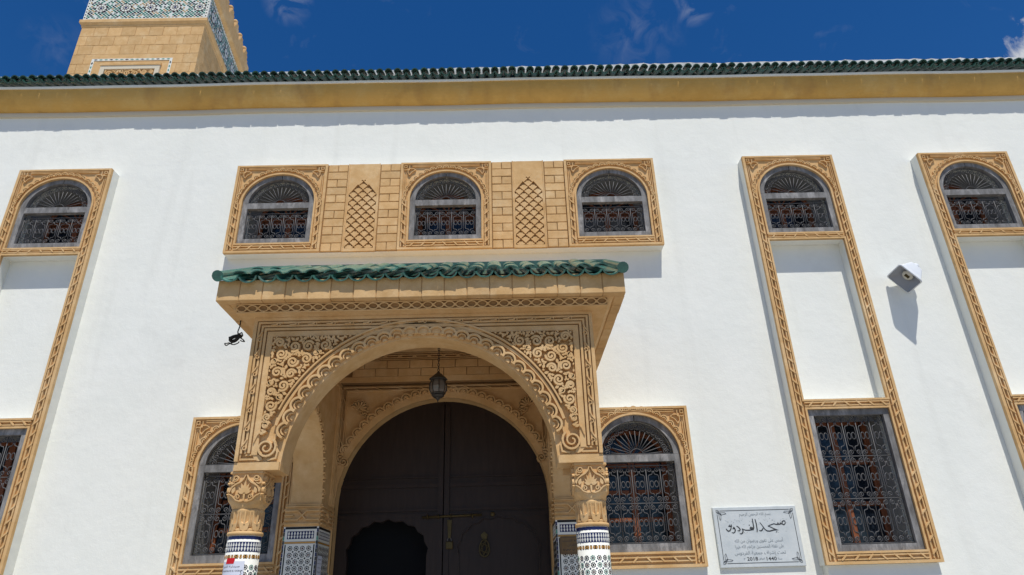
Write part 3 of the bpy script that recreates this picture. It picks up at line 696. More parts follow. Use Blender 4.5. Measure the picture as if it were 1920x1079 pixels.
# columns
def strip_tiles(mb, u0, u1, bands, T, dark=False):
    """bands of cut tile: list of (z0, z1, kind)"""
    for z0, z1, kd in bands:
        if kd in ('navy','white','black'): mb.prism([rect(u0,u1,z0,z1)], 0, .0012, T, {'white':0,'navy':1,'black':2}[kd]); continue
        L = u1-u0
        if kd == 'arrow':
            n = max(3, round(L/.026)); d = L/n; h = z1-z0; zm = (z0+z1)/2
            for i in range(n):
                u = u0+(i+.5)*d
                for s in (-1,1): mb.prism([[(u-d*.08,zm+s*h*.47),(u+d*.08,zm+s*h*.47),(u+d*.36,zm+s*h*.16),(u+d*.12,zm+s*h*.03),(u-d*.12,zm+s*h*.03),(u-d*.36,zm+s*h*.16)][::s]], 0, .0024, T, 0)
        if kd == 'zig':
            n = max(3, round(L/.026)); d = L/n; zm = (z0+z1)/2; h = (z1-z0)/2
            mb.prism([rect(u0,u1,z0,z1)], 0, .0008, T, 2)
            for i in range(n):
                u = u0+(i+.5)*d; mb.prism([[(u-d*.34,zm-h*.3),(u,zm-h*.95),(u+d*.34,zm-h*.3),(u+d*.34,zm+h*.3),(u,zm+h*.95),(u-d*.34,zm+h*.3)]], 0, .0018, T, 5); mb.prism([rect(u-d*.08,u+d*.08,zm-h*.2,zm+h*.2)], 0, .0024, T, 4)
        if kd == 'star':
            s_ = .070 if dark else .060; n = max(2, round(L/s_)); d = L/n; rows = int((z1-z0)/d)
            for j in range(rows):
                for i in range(n):
                    u, v = u0+(i+.5)*d, z1-(j+.5)*d; k = (i+2*j) % 3
                    ring_c = 2 if dark else (2,3,2)[k]; cen = (2,2,4)[k]
                    mb.prism([arc(u,v,d*.15,0,2*pi*7/8,7)], 0, .0014, T, cen)
                    for q_ in range(8):
                        a = 2*pi*q_/8+.2; mb.prism([arc(u+d*.315*cos(a), v+d*.315*sin(a), d*.115, a, a+2*pi*3/4, 3)], 0, .0014, T, ring_c)
                    if i < n-1 or True: mb.prism([arc(u+d*.5,v-d*.5,d*.14,0,2*pi*7/8,7)], 0, .0014, T, 2 if dark else 1)
ZM = ['white_tile','navy','black','green','maroon','ochreglaze']
def column(s):
    cx, cy, R = XC+s*1.63, -2.30, .15
    m = MB(); m.lathe([(.19,0),(.19,.28),(.175,.30),(.152,.33),(R,.36),(R,2.235)], 36, (cx,cy))
    col = m.build('column', 'white_tile', porch)
    Tc = lambda u, v, w: (cx+(R+w)*sin(u/R), cy-(R+w)*cos(u/R), v)
    q = MB(); L = pi*R
    n = 24
    for k in range(n):                                        # bent in short runs so the tiles follow the shaft
        u0, u1 = -L+2*L*k/n, -L+2*L*(k+1)/n
        q.prism([rect(u0,u1,2.200,2.228)], 0, .0012, Tc, 1); q.prism([rect(u0,u1,2.034,2.068)], 0, .0008, Tc, 2); q.prism([rect(u0,u1,2.092,2.178)], 0, .0012, Tc, 1)
    strip_tiles(q, -L, L, [(2.095,2.175,'arrow'),(1.0,1.99,'star')], Tc)
    nn = 36; d = 2*L/nn
    for i in range(nn):
        u, zm, h = -L+(i+.5)*d, 2.051, .018; q.prism([[(u-d*.36,zm-h*.3),(u,zm-h*.95),(u+d*.36,zm-h*.3),(u+d*.36,zm+h*.3),(u,zm+h*.95),(u-d*.36,zm+h*.3)]], 0, .0018, Tc, 5)
        q.prism([rect(u-d*.09,u+d*.09,zm-h*.2,zm+h*.2)], 0, .0024, Tc, 4)
    q.build('mosaic_tiles', ZM, col, recalc=False)
    q = MB(); q.lathe([(.10,2.235),(.158,2.236),(.163,2.25),(.158,2.266),(.135,2.272),(.142,2.28),(.142,2.288),(.126,2.296),(.12,2.298)], 36, (cx,cy)); q.build('necking_ring', 'stone', col)
    q = MB()
    lob = lambda r, z, a: r*(1+.035*(abs(cos(4*(a)))**.6)*(1 if z > 2.30 else 0))
    prof = [(.115,2.297),(.128,2.31),(.13,2.36),(.132,2.40),(.138,2.43),(.146,2.45),(.140,2.468),(.11,2.475)]
    q.lathe(prof, 64, (cx,cy), rfun=lob)
    Tn = lambda u, v, w: (cx+(.130+w)*sin(u), cy-(.130+w)*cos(u), v)
    for k in range(8):
        a = 2*pi*k/8+.2; q.ribbon([(a-.30,2.47),(a-.29,2.36),(a-.22,2.315),(a,2.300),(a+.22,2.315),(a+.29,2.36),(a+.30,2.47)], .10, -.006, .016, lambda u,v,w: Tn(u,v,w))
        q.ribbon([(a,2.45),(a,2.33)], .16, -.006, .022, Tn)
    q.build('fluted_neck', 'stone', col)
    # capital: square block hollowed towards the neck
    q = MB(); n = 48; rows = []
    for z, k, h in ((2.810,0,.157),(2.786,0,.157),(2.784,0,.146),(2.60,0,.150),(2.575,.0,.152),(2.54,.12,.156),(2.51,.45,.150),(2.475,.8,.132),(2.455,1,.110)):
        row = []
        for i in range(n):
            a = 2*pi*(i+.5)/n+pi/4; m_ = 1/max(abs(cos(a)),abs(sin(a))); rr_ = h*((1-k)*m_+k*1.05); row.append((cx+rr_*cos(a), cy+rr_*sin(a), z-(.03*(1-abs(sin(2*a))) if 0 < k < .9 else 0)))
        rows.append(row)
    V = [p for r_ in rows for p in r_]; F = [(j*n+i, j*n+(i+1) % n, (j+1)*n+(i+1) % n, (j+1)*n+i) for j in range(len(rows)-1) for i in range(n)]+[tuple(range(n)), tuple(range((len(rows)-1)*n, len(rows)*n))]
    q.add(V, F, 0, None, False); cap = q.build('capital', 'stone', col)
    q = MB()
    for Tf in ((lambda u,v,w: (cx+u, cy-.148-w, v)), (lambda u,v,w: (cx+.148+w, cy+u, v)), (lambda u,v,w: (cx-.148-w, cy-u, v))):
        h = .026
        q.prism([[(-.006,2.535),(.006,2.535),(.010,2.60),(-.010,2.60)]], 0, h*.9, Tf)
        for i in range(7):
            a = pi/2+(i-3)*.36; l = (.062,.078,.098,.118,.098,.078,.062)[i]
            q.relief([leaf(.012*cos(a), 2.592+.012*sin(a), a, l, .027)], 0, h, Tf)
        for t in (-1,1):
            q.ribbon([(t*x, y) for x, y in spiral(.098, 2.742, .009, .030, 1.4, pi, 1, 16)], .014, 0, h, Tf)
            q.ribbon([(t*.006,2.772),(t*.022,2.735),(t*.052,2.705),(t*.085,2.69),(t*.118,2.665),(t*.140,2.62)], [.012,.018,.022,.022,.018,.012], 0, h, Tf)
            q.ribbon([(t*.145,2.70),(t*.125,2.69),(t*.10,2.70)], [.022,.018,.010], 0, h, Tf)
            q.ribbon([(t*x, y) for x, y in spiral(.060, 2.572, .007, .024, 1.3, pi/2, -1, 14)], .013, 0, h, Tf)
            q.ribbon([(t*.006,2.532),(t*.035,2.530),(t*.075,2.545),(t*.11,2.58),(t*.147,2.60)], [.010,.016,.018,.016,.012], 0, h, Tf)
            q.relief([leaf(t*.112,2.60, pi/2+t*.3, .065,.036)], 0, h, Tf); q.relief([leaf(t*.138,2.61, pi/2, .05,.022)], 0, h, Tf)
        q.prism([rect(-.150,.150,2.786,2.806)], .004, .014, Tf)
    q.build('palmette_carving', 'stone', cap)
    return col
cols = [column(s) for s in (-1,1)]
def pilaster(s):
    x0, x1 = sorted((XC+s*1.40, XC+s*1.81))
    m = MB(); m.box(x0, x1, PF, -.001, 0, 2.49); p = m.build('pilaster', 'white_tile', porch)
    Tf = front(PF, (x0+x1)/2); Ti = (lambda u, v, w: (XC+s*(1.40-w), -.30-u*s*-1, v))
    q = MB(); hw = (x1-x0)/2
    for TT, h in ((Tf, hw), (Ti, .298)):
        for k in range(24):
            z = 2.47-.045*k
            for e in (-1,1): q.prism([rect(*sorted((e*h*.995,e*(h-.018))), z-.042, z)], 0, .0014, TT, 2 if k % 2 else (3 if k % 5 == 2 else 1))
        q.prism([rect(-h+.02,h-.02,2.462,2.488)], 0, .0012, TT, 2)
        q.prism([rect(-h+.03,h-.03,2.335,2.455), rect(-h+.048,h-.048,2.353,2.440)], 0, .001, TT, 0)
        q.prism([rect(-h+.048,h-.048,2.353,2.44)], 0, .0010, TT, 1)
        n = round((2*h-.1)/.034); d = (2*h-.1)/n
        for i in range(n):
            u = -h+.05+(i+.5)*d
            for e in (-1,1): q.prism([[(u-d*.1,2.3965+e*.038),(u+d*.1,2.3965+e*.038),(u+d*.34,2.3965+e*.012),(u+d*.1,2.3965+e*.002),(u-d*.1,2.3965+e*.002),(u-d*.34,2.3965+e*.012)][::e]], 0, .0022, TT, 0)
        q.prism([rect(-h+.022,h-.022,2.300,2.325), rect(-h+.024,h-.024,2.302,2.323)], 0, .0013, TT, 2)
        q.prism([rect(-h+.024,h-.024,2.303,2.322)], 0, .0010, TT, 5)
        for e in (-1,1): q.prism([rect(*sorted((e*(h-.03),e*(h-.044))), 1.3, 2.29)], 0, .0012, TT, 2)
        strip_tiles(q, -h+.06, h-.06, [(1.3,2.285,'star')], TT, True)
    q.build('mosaic_tiles', ZM, p, recalc=False)
    q = MB(); q.box(x0-.004, x1+.004, PF-.006, -.0015, 2.491, 2.742); im = q.build('impost', 'stone', p)
    q = MB()
    for TT, h in ((front(PF-.006,(x0+x1)/2), hw), ((lambda u, v, w: (XC+s*(1.396-w), -.30+u, v)), .29)):
        for v in (2.52,2.715): q.ribbon([(-h,v),(h,v)], .022, -.002, .026, TT)
        for v0, v1 in ((2.565,2.615),(2.665,2.615)):
            q.ribbon([(-h,v0),(-.05,v0),(.0,v1),(.05,v0+(2.615-v0)*2),(h,v0+(2.615-v0)*2)], .022, -.002, .03, TT)
        q.ribbon([(-h,2.615),(-.10,2.615)], .02, -.002, .026, TT); q.ribbon([(.10,2.615),(h,2.615)], .02, -.002, .026, TT)
        q.prism([rect(-h,h,2.728,2.742)], -.002, .02, TT)
    q.build('carved_band', 'stone', im)
    return p
pils = [pilaster(s) for s in (-1,1)]

# canopy: flared soffit, fascia blocks, carved band, tiles
CH, CY, CZ0, CZ1 = 2.10, -2.735, 4.47, 4.70
can = MB()
def U(h, y, z): return [(XC-h,-.002,z),(XC-h,y,z),(XC+h,y,z),(XC+h,-.002,z)]
rings = [U(CH-.012,CY+.012,CZ1), U(CH-.012,CY+.012,CZ0+.012), U(CH-.11,CY+.10,CZ0+.006), U(CH-.17,CY+.15,4.395), U(AH+.012,YF-.035,4.376), U(AH-.02,YF+.004,4.374)]
V = [p for r_ in rings for p in r_]; F = [(i*4+j, i*4+j+1, (i+1)*4+j+1, (i+1)*4+j) for i in range(len(rings)-1) for j in range(3)]
can.add(V, F)
can.add([(XC-CH+.012,-1.75,5.25),(XC-CH+.012,CY+.012,CZ1),(XC+CH-.012,CY+.012,CZ1),(XC+CH-.012,-1.75,5.25),(XC-CH+.012,-.002,CZ1),(XC+CH-.012,-.002,CZ1),(XC-CH+.012,-.002,5.28),(XC+CH-.012,-.002,5.28)], [(0,1,2,3),(0,6,4,1),(3,2,5,7),(0,3,7,6)])
canopy = can.build('canopy', 'stone', porch)
nb = 18; bw = 2*CH/nb
fb = MB()
def fblock(w_, name='fascia_block'):
    m = MB(); m.cbox(.003, w_-.003, 0, CZ1-CZ0, -.10, .0, .006, T=front(0)); return m.mesh(name, 'block')
fbm = fblock(bw)
for i in range(nb): place(fbm, 'fascia_block', (XC-CH+i*bw, CY+random.uniform(-.003,.003), CZ0+random.uniform(-.003,.003)), canopy)
sm_l = MB(); sm_l.box(0, .10, 0, .20, 0, CZ1-CZ0); 
def sblock():
    m = MB(); b = .006; w_ = .225
    m.add([(0,0,0),(.10,0,0),(.10,w_-.006,0),(0,w_-.006,0),(0,0,.23),(.10,0,.23),(.10,w_-.006,.23),(0,w_-.006,.23)], [(0,1,2,3),(4,5,6,7),(0,1,5,4),(1,2,6,5),(2,3,7,6),(3,0,4,7)]); return m.mesh('fascia_block','block')
sbm = sblock()
for s in (-1,1):
    y = CY+.106
    while y < -.23:
        place(sbm, 'fascia_block', (XC+s*CH-(.10 if s > 0 else 0)+random.uniform(-.002,.002), y, CZ0+random.uniform(-.002,.002)), canopy); y += .225
# carved band on the slope under the fascia
q = MB(); A_, B_ =  Vector((0,CY+.10,CZ0+.006)), Vector((0,CY+.15,4.395)); d = (B_-A_); ln = d.length; d.normalize(); nm = Vector((0,-1,0)); nm = (nm-d*nm.dot(d)).normalized()
Tb = lambda u, v, w: (XC+u, A_.y+d.y*v+nm.y*w, A_.z+d.z*v+nm.z*w)
hwB = CH-.18
q.prism([rect(-hwB,hwB,.002,ln-.002)], -.004, .003, Tb, 1); q.ribbon([(-hwB,.006),(hwB,.006)], .014, -.002, .026, Tb); q.ribbon([(-hwB,ln-.006),(hwB,ln-.006)], .014, -.002, .026, Tb)  # darker ground, shade between the carvings painted into it
n = 34; du = 2*hwB/n
for i in range(n):
    u = -hwB+(i+.5)*du
    for s in (-1,1): q.ribbon([(u-du/2,ln/2),(u-du*.25,ln/2+s*ln*.28),(u,ln/2+s*ln*.34),(u+du*.25,ln/2+s*ln*.28),(u+du/2,ln/2)], .014, -.002, .026, Tb)
    q.ribbon(arc(u-du/2, ln/2, .012, 0, 2*pi*.9, 8), .010, -.002, .028, Tb)
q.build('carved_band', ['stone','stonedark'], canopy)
tp = tile_mesh('canopy_pan_tile', .096, .60, 'tile', False, .82); tcv = tile_mesh('canopy_cover_tile', .080, .60, 'tile', True, .55)
nt_ = 22; sp = (2*CH-.10)/nt_; sl2 = rad(29.5)
bed = MB(); bed.add([(XC-CH+.02,CY-.01,CZ1+.006),(XC+CH-.02,CY-.01,CZ1+.006),(XC+CH-.02,-1.76,CZ1+.006+(-1.75-CY)*math.tan(sl2)),(XC-CH+.02,-1.76,CZ1+.006+(-1.75-CY)*math.tan(sl2))], [(0,1,2,3)]); bed.box(XC-CH+.03, XC+CH-.03, -1.80, -1.70, CZ1+.4, CZ1+.085+(-1.75-CY)*math.tan(sl2)); bed.build('tile_bed', 'tiledark', canopy)
for i in range(nt_):
    for r_ in range(2):
        j = random.uniform; yy = CY-.088+r_*.46; zz = CZ1+.064+(yy-CY)*math.tan(sl2)
        xx = XC-CH+.05+(i+.5)*sp
        place(tp, 'roof_tile', (xx+j(-.008,.008), yy+j(-.012,.012), zz+j(-.006,.006)), canopy, (sl2+j(-.012,.012), j(-.05,.05), j(-.018,.018)))
        if i: place(tcv, 'roof_tile', (xx-sp/2+j(-.008,.008), yy+.012+j(-.014,.014), zz+.010+j(-.006,.008)), canopy, (sl2+j(-.012,.012), j(-.05,.05), j(-.018,.018)))
for s in (-1,1):
    q = MB(); P = [(XC+s*(CH-.02), CY-.085+t*1.05, CZ1+.07+(t*1.05-.10)*math.tan(sl2)) for t in (0,.012,.025,.5,1)]
    q.tube(P, [.060,.055,.05,.048,.048], 14, smooth=False); q.build('verge_tile', 'tile', canopy)

# ------------------------------------------------------------------ lettering
LET = {'ا':(0xFE8D,0xFE8E,0,0),'أ':(0xFE83,0xFE84,0,0),'إ':(0xFE87,0xFE88,0,0),'ب':(0xFE8F,0xFE90,0xFE91,0xFE92),'ة':(0xFE93,0xFE94,0,0),'ت':(0xFE95,0xFE96,0xFE97,0xFE98),'ج':(0xFE9D,0xFE9E,0xFE9F,0xFEA0),'ح':(0xFEA1,0xFEA2,0xFEA3,0xFEA4),'خ':(0xFEA5,0xFEA6,0xFEA7,0xFEA8),'د':(0xFEA9,0xFEAA,0,0),'ر':(0xFEAD,0xFEAE,0,0),'ز':(0xFEAF,0xFEB0,0,0),'س':(0xFEB1,0xFEB2,0xFEB3,0xFEB4),'ش':(0xFEB5,0xFEB6,0xFEB7,0xFEB8),'ص':(0xFEB9,0xFEBA,0xFEBB,0xFEBC),'ض':(0xFEBD,0xFEBE,0xFEBF,0xFEC0),'ع':(0xFEC9,0xFECA,0xFECB,0xFECC),'ف':(0xFED1,0xFED2,0xFED3,0xFED4),'ق':(0xFED5,0xFED6,0xFED7,0xFED8),'ك':(0xFED9,0xFEDA,0xFEDB,0xFEDC),'ل':(0xFEDD,0xFEDE,0xFEDF,0xFEE0),'م':(0xFEE1,0xFEE2,0xFEE3,0xFEE4),'ن':(0xFEE5,0xFEE6,0xFEE7,0xFEE8),'ه':(0xFEE9,0xFEEA,0xFEEB,0xFEEC),'و':(0xFEED,0xFEEE,0,0),'ى':(0xFEEF,0xFEF0,0,0),'ي':(0xFEF1,0xFEF2,0xFEF3,0xFEF4)}
def shape(t):
    out = ''
    for i, c in enumerate(t):
        if c not in LET: out += c; continue
        pj = i > 0 and t[i-1] in LET and LET[t[i-1]][2] != 0
        nj = i+1 < len(t) and t[i+1] in LET and LET[c][2] != 0
        f = LET[c]; out += chr(f[3] if pj and nj else f[1] if pj else f[2] if nj else f[0])
    return out[::-1]
def write(mb, text, cx, cy, width, height, T, w=.0015, mi=0, arabic=True, bold=0.):
    c = bpy.data.curves.new('lettering', 'FONT'); c.body = shape(text) if arabic else text; c.size = 1; c.resolution_u = 3; c.offset = bold
    o = bpy.data.objects.new('lettering', c); me = bpy.data.meshes.new_from_object(o)
    xs = [v.co.x for v in me.vertices]; ys = [v.co.y for v in me.vertices]
    if xs:
        x0, x1, y0, y1 = min(xs), max(xs), min(ys), max(ys); kx, ky = width/(x1-x0), height/(y1-y0)
        mb.add([(cx+(v.co.x-(x0+x1)/2)*kx, cy+(v.co.y-(y0+y1)/2)*ky, w) for v in me.vertices], [tuple(p.vertices) for p in me.polygons], mi, T)
    bpy.data.objects.remove(o); bpy.data.curves.remove(c); bpy.data.meshes.remove(me)
def scrawl(mb, cx, cy, width, h, T, w=.0015, mi=0, seed=1):               # writing too worn to read
    R_ = random.Random(seed); x = cx+width/2
    while x > cx-width/2:
        L = R_.uniform(.6,1.6)*h*1.6; n = max(3, int(L/h*4)); L = min(L, x-(cx-width/2)+.001)
        pts = [(x-L*i/n, cy+h*.3*sin(i*1.7+R_.random())*(1 if i % 3 else 1.6)) for i in range(n+1)]
        mb.ribbon(pts, h*.16, w-.0006, w, T, mi); x -= L+h*.5

# ------------------------------------------------------------------ marble plaque
px, pz, PT = 2.61, 1.935, -.035
plq = thing('stone_plaque', 'engraved grey marble plaque with black Arabic lettering on the white wall beside a tall window', 'plaque', (px+.535, 0, pz))
q = MB(); q.cbox(0, 1.065, 0, .717, -.034, 0, .006, T=front(PT, px, pz)); q.build('slab', 'marble', plq)
Tp = front(PT, px, pz); q = MB(); W_ = .0016; rb = lambda pts, w=.007, c=False: q.ribbon(pts, w, -.001, W_, Tp, closed=c, top=1)
rb([(.05,.09),(.05,.63)]); rb([(1.015,.09),(1.015,.63)]); rb([(.09,.05),(.975,.05)]); rb([(.09,.672),(.975,.672)])
for sx, x in ((1,.05),(-1,1.015)):
    for sy, y in ((1,.05),(-1,.672)):
        k = lambda a, b: (x+sx*a, y+sy*b)
        rb([k(-.008,-.008),k(.012,-.008),k(.012,.012),k(-.008,.012)], .005, True)
        rb([k(.022,-.006),k(.022,.10),k(.035,.115),k(.045,.075),k(.045,.03)], .005); rb([k(-.006,.022),k(.10,.022),k(.115,.035),k(.075,.045),k(.03,.045)], .005)
        q.prism([[k(.03,.045),k(.045,.03),k(.058,.058)]], -.001, W_, Tp); rb([k(.0,.03),k(.04,.03)], .004); rb([k(.03,.0),k(.03,.04)], .004)
q.build('engraved_border', 'ink', plq)
CALL = {'mim':[(.9,.508),(.896,.532),(.879,.534),(.86,.52),(.855,.498),(.876,.486),(.895,.5),(.9,.511)],'sin':[(.859,.501),(.844,.496),(.838,.51),(.829,.494),(.812,.492),(.806,.508),(.796,.492),(.778,.494),(.751,.501),(.709,.489),(.673,.476)],'jim':[(.67,.476),(.699,.465),(.74,.443),(.788,.427),(.737,.427),(.684,.415),(.651,.418),(.626,.438),(.601,.483),(.577,.521)],'dal':[(.607,.454),(.594,.433),(.572,.42),(.551,.426)],'alif':[(.522,.563),(.529,.507),(.528,.437),(.522,.406)],'lam':[(.489,.569),(.489,.513),(.489,.46),(.477,.436),(.451,.437)],'fa':[(.468,.465),(.451,.468),(.443,.455),(.459,.447),(.47,.46),(.469,.439),(.428,.432),(.383,.433),(.351,.444),(.339,.453)],'ra':[(.339,.453),(.348,.426),(.338,.402),(.319,.39),(.301,.395)],'dal2':[(.274,.486),(.299,.47),(.314,.443),(.303,.427),(.278,.43)],'waw':[(.25,.46),(.237,.471),(.227,.458),(.246,.455),(.252,.439),(.242,.415),(.223,.403),(.202,.411)],'sin2':[(.209,.506),(.211,.485),(.194,.483),(.19,.494),(.183,.483),(.17,.489)],'sin3':[(.208,.482),(.197,.451),(.18,.43),(.157,.428),(.14,.447),(.14,.458)]}
q = MB()
for k, pts in CALL.items():
    n = len(pts); q.ribbon(pts, [.015*(.55+.45*sin(pi*min(1,(i+.6)/n))) for i in range(n)], -.001, W_, Tp, top=1)
for x, y in ((.437,.492),(.77,.405)): q.prism([[(x-.009,y),(x,y-.009),(x+.009,y),(x,y+.009)]], -.001, W_, Tp)
q.build('calligraphy', 'ink', plq); q = MB()
write(q, '2018', .409, .097, .135, .042, Tp, W_, 0, False, .012); q.build('date_numerals', 'ink', plq); q = MB(); write(q, '1440', .647, .095, .125, .042, Tp, W_, 0, False, .012)
q.build('date_numerals', 'ink', plq)
q = MB()
write(q, 'بسم الله الرحمن الرحيم', .529, .617, .40, .055, Tp, W_, 0)
write(q, 'أسس على تقوى ورضوان من الله', .525, .310, .61, .062, Tp, W_); write(q, 'على نفقة المحسنين جزاهم الله خيرا', .522, .232, .61, .062, Tp, W_); write(q, 'تحت إشراف جمعية الفردوس', .518, .160, .64, .058, Tp, W_)
write(q, 'سنة', .75, .095, .05, .028, Tp, W_); write(q, 'الموافق', .525, .095, .075, .03, Tp, W_); write(q, 'م', .31, .095, .02, .026, Tp, W_)
R_ = random.Random(4)
for _ in range(46):
    x, y = R_.uniform(.13,.92), R_.choice((R_.uniform(.53,.57), R_.uniform(.395,.42), R_.uniform(.50,.55)))
    q.prism([[(x-.004,y),(x,y-.004),(x+.004,y),(x,y+.004)]], -.001, W_, Tp)
q.build('small_lettering', 'greyink', plq)

# ------------------------------------------------------------------ horn loudspeaker
hp = Vector((5.835, -.225, 5.735)); hn = Vector((-.747,-.15,-.640)).normalized(); e1 = Vector((.707,0,-.707)); e1 = (e1-hn*e1.dot(hn)).normalized(); e2 = e1.cross(hn)
if e2.z > 0: e2 = -e2
hs_ = thing('horn_loudspeaker', 'white rectangular horn loudspeaker bracketed high on the plain wall between tall window bays', 'loudspeaker', (5.9, 0, 5.75))
def rr(h1, h2, d, rc, n=5):
    o_ = []
    for cx_, cy_, a0_ in ((h1-rc,h2-rc,0),(-h1+rc,h2-rc,pi/2),(-h1+rc,-h2+rc,pi),(h1-rc,-h2+rc,3*pi/2)):
        for i in range(n): a = a0_+pi/2*i/(n-1); o_.append(tuple(hp+e1*(cx_+rc*cos(a))+e2*(cy_+rc*sin(a))+hn*d))
    return o_
def loft(mb, rings_, mi=0, smooth=True, cap0=False, cap1=False):
    n = len(rings_[0]); V = [p for r_ in rings_ for p in r_]
    F = [(j*n+i, j*n+(i+1) % n, (j+1)*n+(i+1) % n, (j+1)*n+i) for j in range(len(rings_)-1) for i in range(n)]
    if cap0: F.append(tuple(range(n)))
    if cap1: F.append(tuple(range((len(rings_)-1)*n, len(rings_)*n)))
    mb.add(V, F, mi, None, smooth)
q = MB(); loft(q, [rr(.08,.07,-.30,.03), rr(.098,.088,-.275,.03), rr(.15,.13,-.11,.03), rr(.180,.158,-.012,.035), rr(.192,.170,-.010,.038), rr(.193,.171,.004,.038), rr(.178,.156,.006,.033)], cap0=True)
q.build('horn', 'horn', hs_)
q = MB(); loft(q, [rr(.176,.154,.004,.033), rr(.171,.149,-.02,.03), rr(.12,.09,-.085,.03), rr(.07,.055,-.15,.03)], cap1=True); q.build('horn_throat', 'hornin', hs_)
q = MB(); q.lathe([(.0,-.02),(.062,-.02),(.078,-.005),(.072,.01),(.0,.016)], 24, T=lambda x, y, z: tuple(hp+e1*x+e2*(y-.02)+hn*(z-.075))); q.build('driver_cone', 'horncone', hs_)
q = MB()
for i in range(5): 
    a = -.018+i*.009
    q.add([tuple(hp+e1*x+e2*(y-.02)+hn*z) for x, y, z in ((-.036,a-.003,-.058),(.036,a-.003,-.058),(.036,a+.003,-.058),(-.036,a+.003,-.058),(-.036,a-.003,-.050),(.036,a-.003,-.050),(.036,a+.003,-.050),(-.036,a+.003,-.050))], [(0,1,2,3),(4,5,6,7),(0,1,5,4),(1,2,6,5),(2,3,7,6),(3,0,4,7)])
q.build('driver_slots', 'brass', hs_)
q = MB(); bk = hp-hn*.30; q.tube([tuple(bk), tuple(bk-hn*.06)], .048, 14); q.tube([tuple(bk-hn*.03+e2*.05), tuple(bk-hn*.03+e2*.085), (bk.x-.02,-.012,bk.z-.16)], .012, 6); q.box(bk.x-.05, bk.x+.05, -.012, -.001, bk.z-.22, bk.z+.02); q.build('bracket', 'horn', hs_)

# ------------------------------------------------------------------ lantern
lx, ly = -.795, -1.3
lan = thing('hanging_lantern', 'black metal lantern with smoky glass panes hanging under the porch arch', 'lantern', (lx, ly, 3.80))
q = MB(); z = 4.135; k = 0
while z < 4.775:
    a = (k % 2)*pi/2; q.tube([(lx+.011*cos(t)*cos(a), ly+.011*cos(t)*sin(a), z+.019+.021*sin(t)) for t in [2*pi*i/10 for i in range(10)]], .0042, 5, closed=True); z += .033; k += 1
q.build('chain', 'lantern', lan)
q = MB(); q.lathe([(.004,4.142),(.016,4.13),(.022,4.115),(.04,4.105),(.075,4.075),(.108,4.045),(.110,4.036),(.098,4.034),(.08,4.022),(.05,4.02)], 8, (lx,ly), smooth=False, a0=.2); q.build('cap', 'lantern', lan)
pg = [(.082,4.02),(.098,3.985),(.104,3.945),(.098,3.90),(.082,3.868)]
for i in range(8):
    a0, a1 = .2+2*pi*i/8, .2+2*pi*(i+1)/8; q = MB()
    V = [(lx+r_*cos(a)*.97, ly+r_*sin(a)*.97, z) for r_, z in pg for a in (a0+.03,a1-.03)]
    q.add(V, [(2*j,2*j+1,2*j+3,2*j+2) for j in range(len(pg)-1)]); q.build('pane', 'lampglass', lan)
    q = MB(); q.tube([(lx+r_*cos(a0), ly+r_*sin(a0), z) for r_, z in pg], .006, 5); q.build('rib', 'lantern', lan)
q = MB(); q.lathe([(.05,3.872),(.088,3.87),(.092,3.862),(.07,3.848),(.078,3.838),(.06,3.822),(.03,3.81),(.022,3.795),(.008,3.785),(.004,3.76)], 8, (lx,ly), smooth=False, a0=.2); q.build('base', 'lantern', lan)
q = MB(); q.lathe([(.012,3.87),(.022,3.90),(.026,3.94),(.018,3.98),(.0,3.99)], 12, (lx,ly)); q.build('bulb', 'white_tile', lan)

# ------------------------------------------------------------------ dangling cable
cx_, cy_, cz_ = -2.875, -2.2, 4.30
cb = thing('cable_coil', 'black cable bundle dangling in loops from the underside of the canopy', 'cable', (cx_, cy_, 4.18))
q = MB(); q.tube([(-2.872,cy_,4.475),(-2.873,cy_,4.40),(-2.885,cy_,4.345),(-2.878,cy_,4.31)], .0065, 6); q.build('lead', 'cable', cb)
R_ = random.Random(3); q = MB()
for i in range(22):                                               # tight hanks
    t = R_.uniform(-.012,.012); a = rad(28)+R_.uniform(-.1,.1); L = R_.uniform(.045,.065); h = R_.uniform(.014,.03)
    q.tube([(cx_-.025+L*cos(p)*cos(a)-h*sin(p)*sin(a), cy_+t+.01*sin(2*p), cz_-.03+L*cos(p)*sin(a)+h*sin(p)*cos(a)) for p in [2*pi*j/14 for j in range(14)]], .0095, 5, closed=True)
q.build('hank', 'cable', cb)
for pts in ([(-.03,-.06),(-.07,-.095),(-.115,-.11),(-.125,-.09),(-.09,-.085),(-.05,-.10),(.0,-.10),(.02,-.06)], [(.0,.02),(.035,.03),(.045,0),(.04,-.03),(.02,-.02)], [(.03,-.03),(.06,-.05),(.075,-.07),(.06,-.072),(.02,-.05)], [(-.05,-.03),(-.085,-.02),(-.09,-.03),(-.05,-.045)]):
    q = MB(); P = []
    for i in range(len(pts)-1):
        for k in range(4):
            t = k/4; a = pts[max(0,i-1)]; b = pts[i]; c = pts[i+1]; d = pts[min(len(pts)-1,i+2)]
            P.append(tuple(.5*((2*b[j])+(-a[j]+c[j])*t+(2*a[j]-5*b[j]+4*c[j]-d[j])*t*t+(-a[j]+3*b[j]-3*c[j]+d[j])*t**3) for j in (0,1)))
    q.tube([(cx_+x, cy_+.01*sin(i), cz_+y) for i, (x, y) in enumerate(P)], .0062, 6); q.build('loop', 'cable', cb)

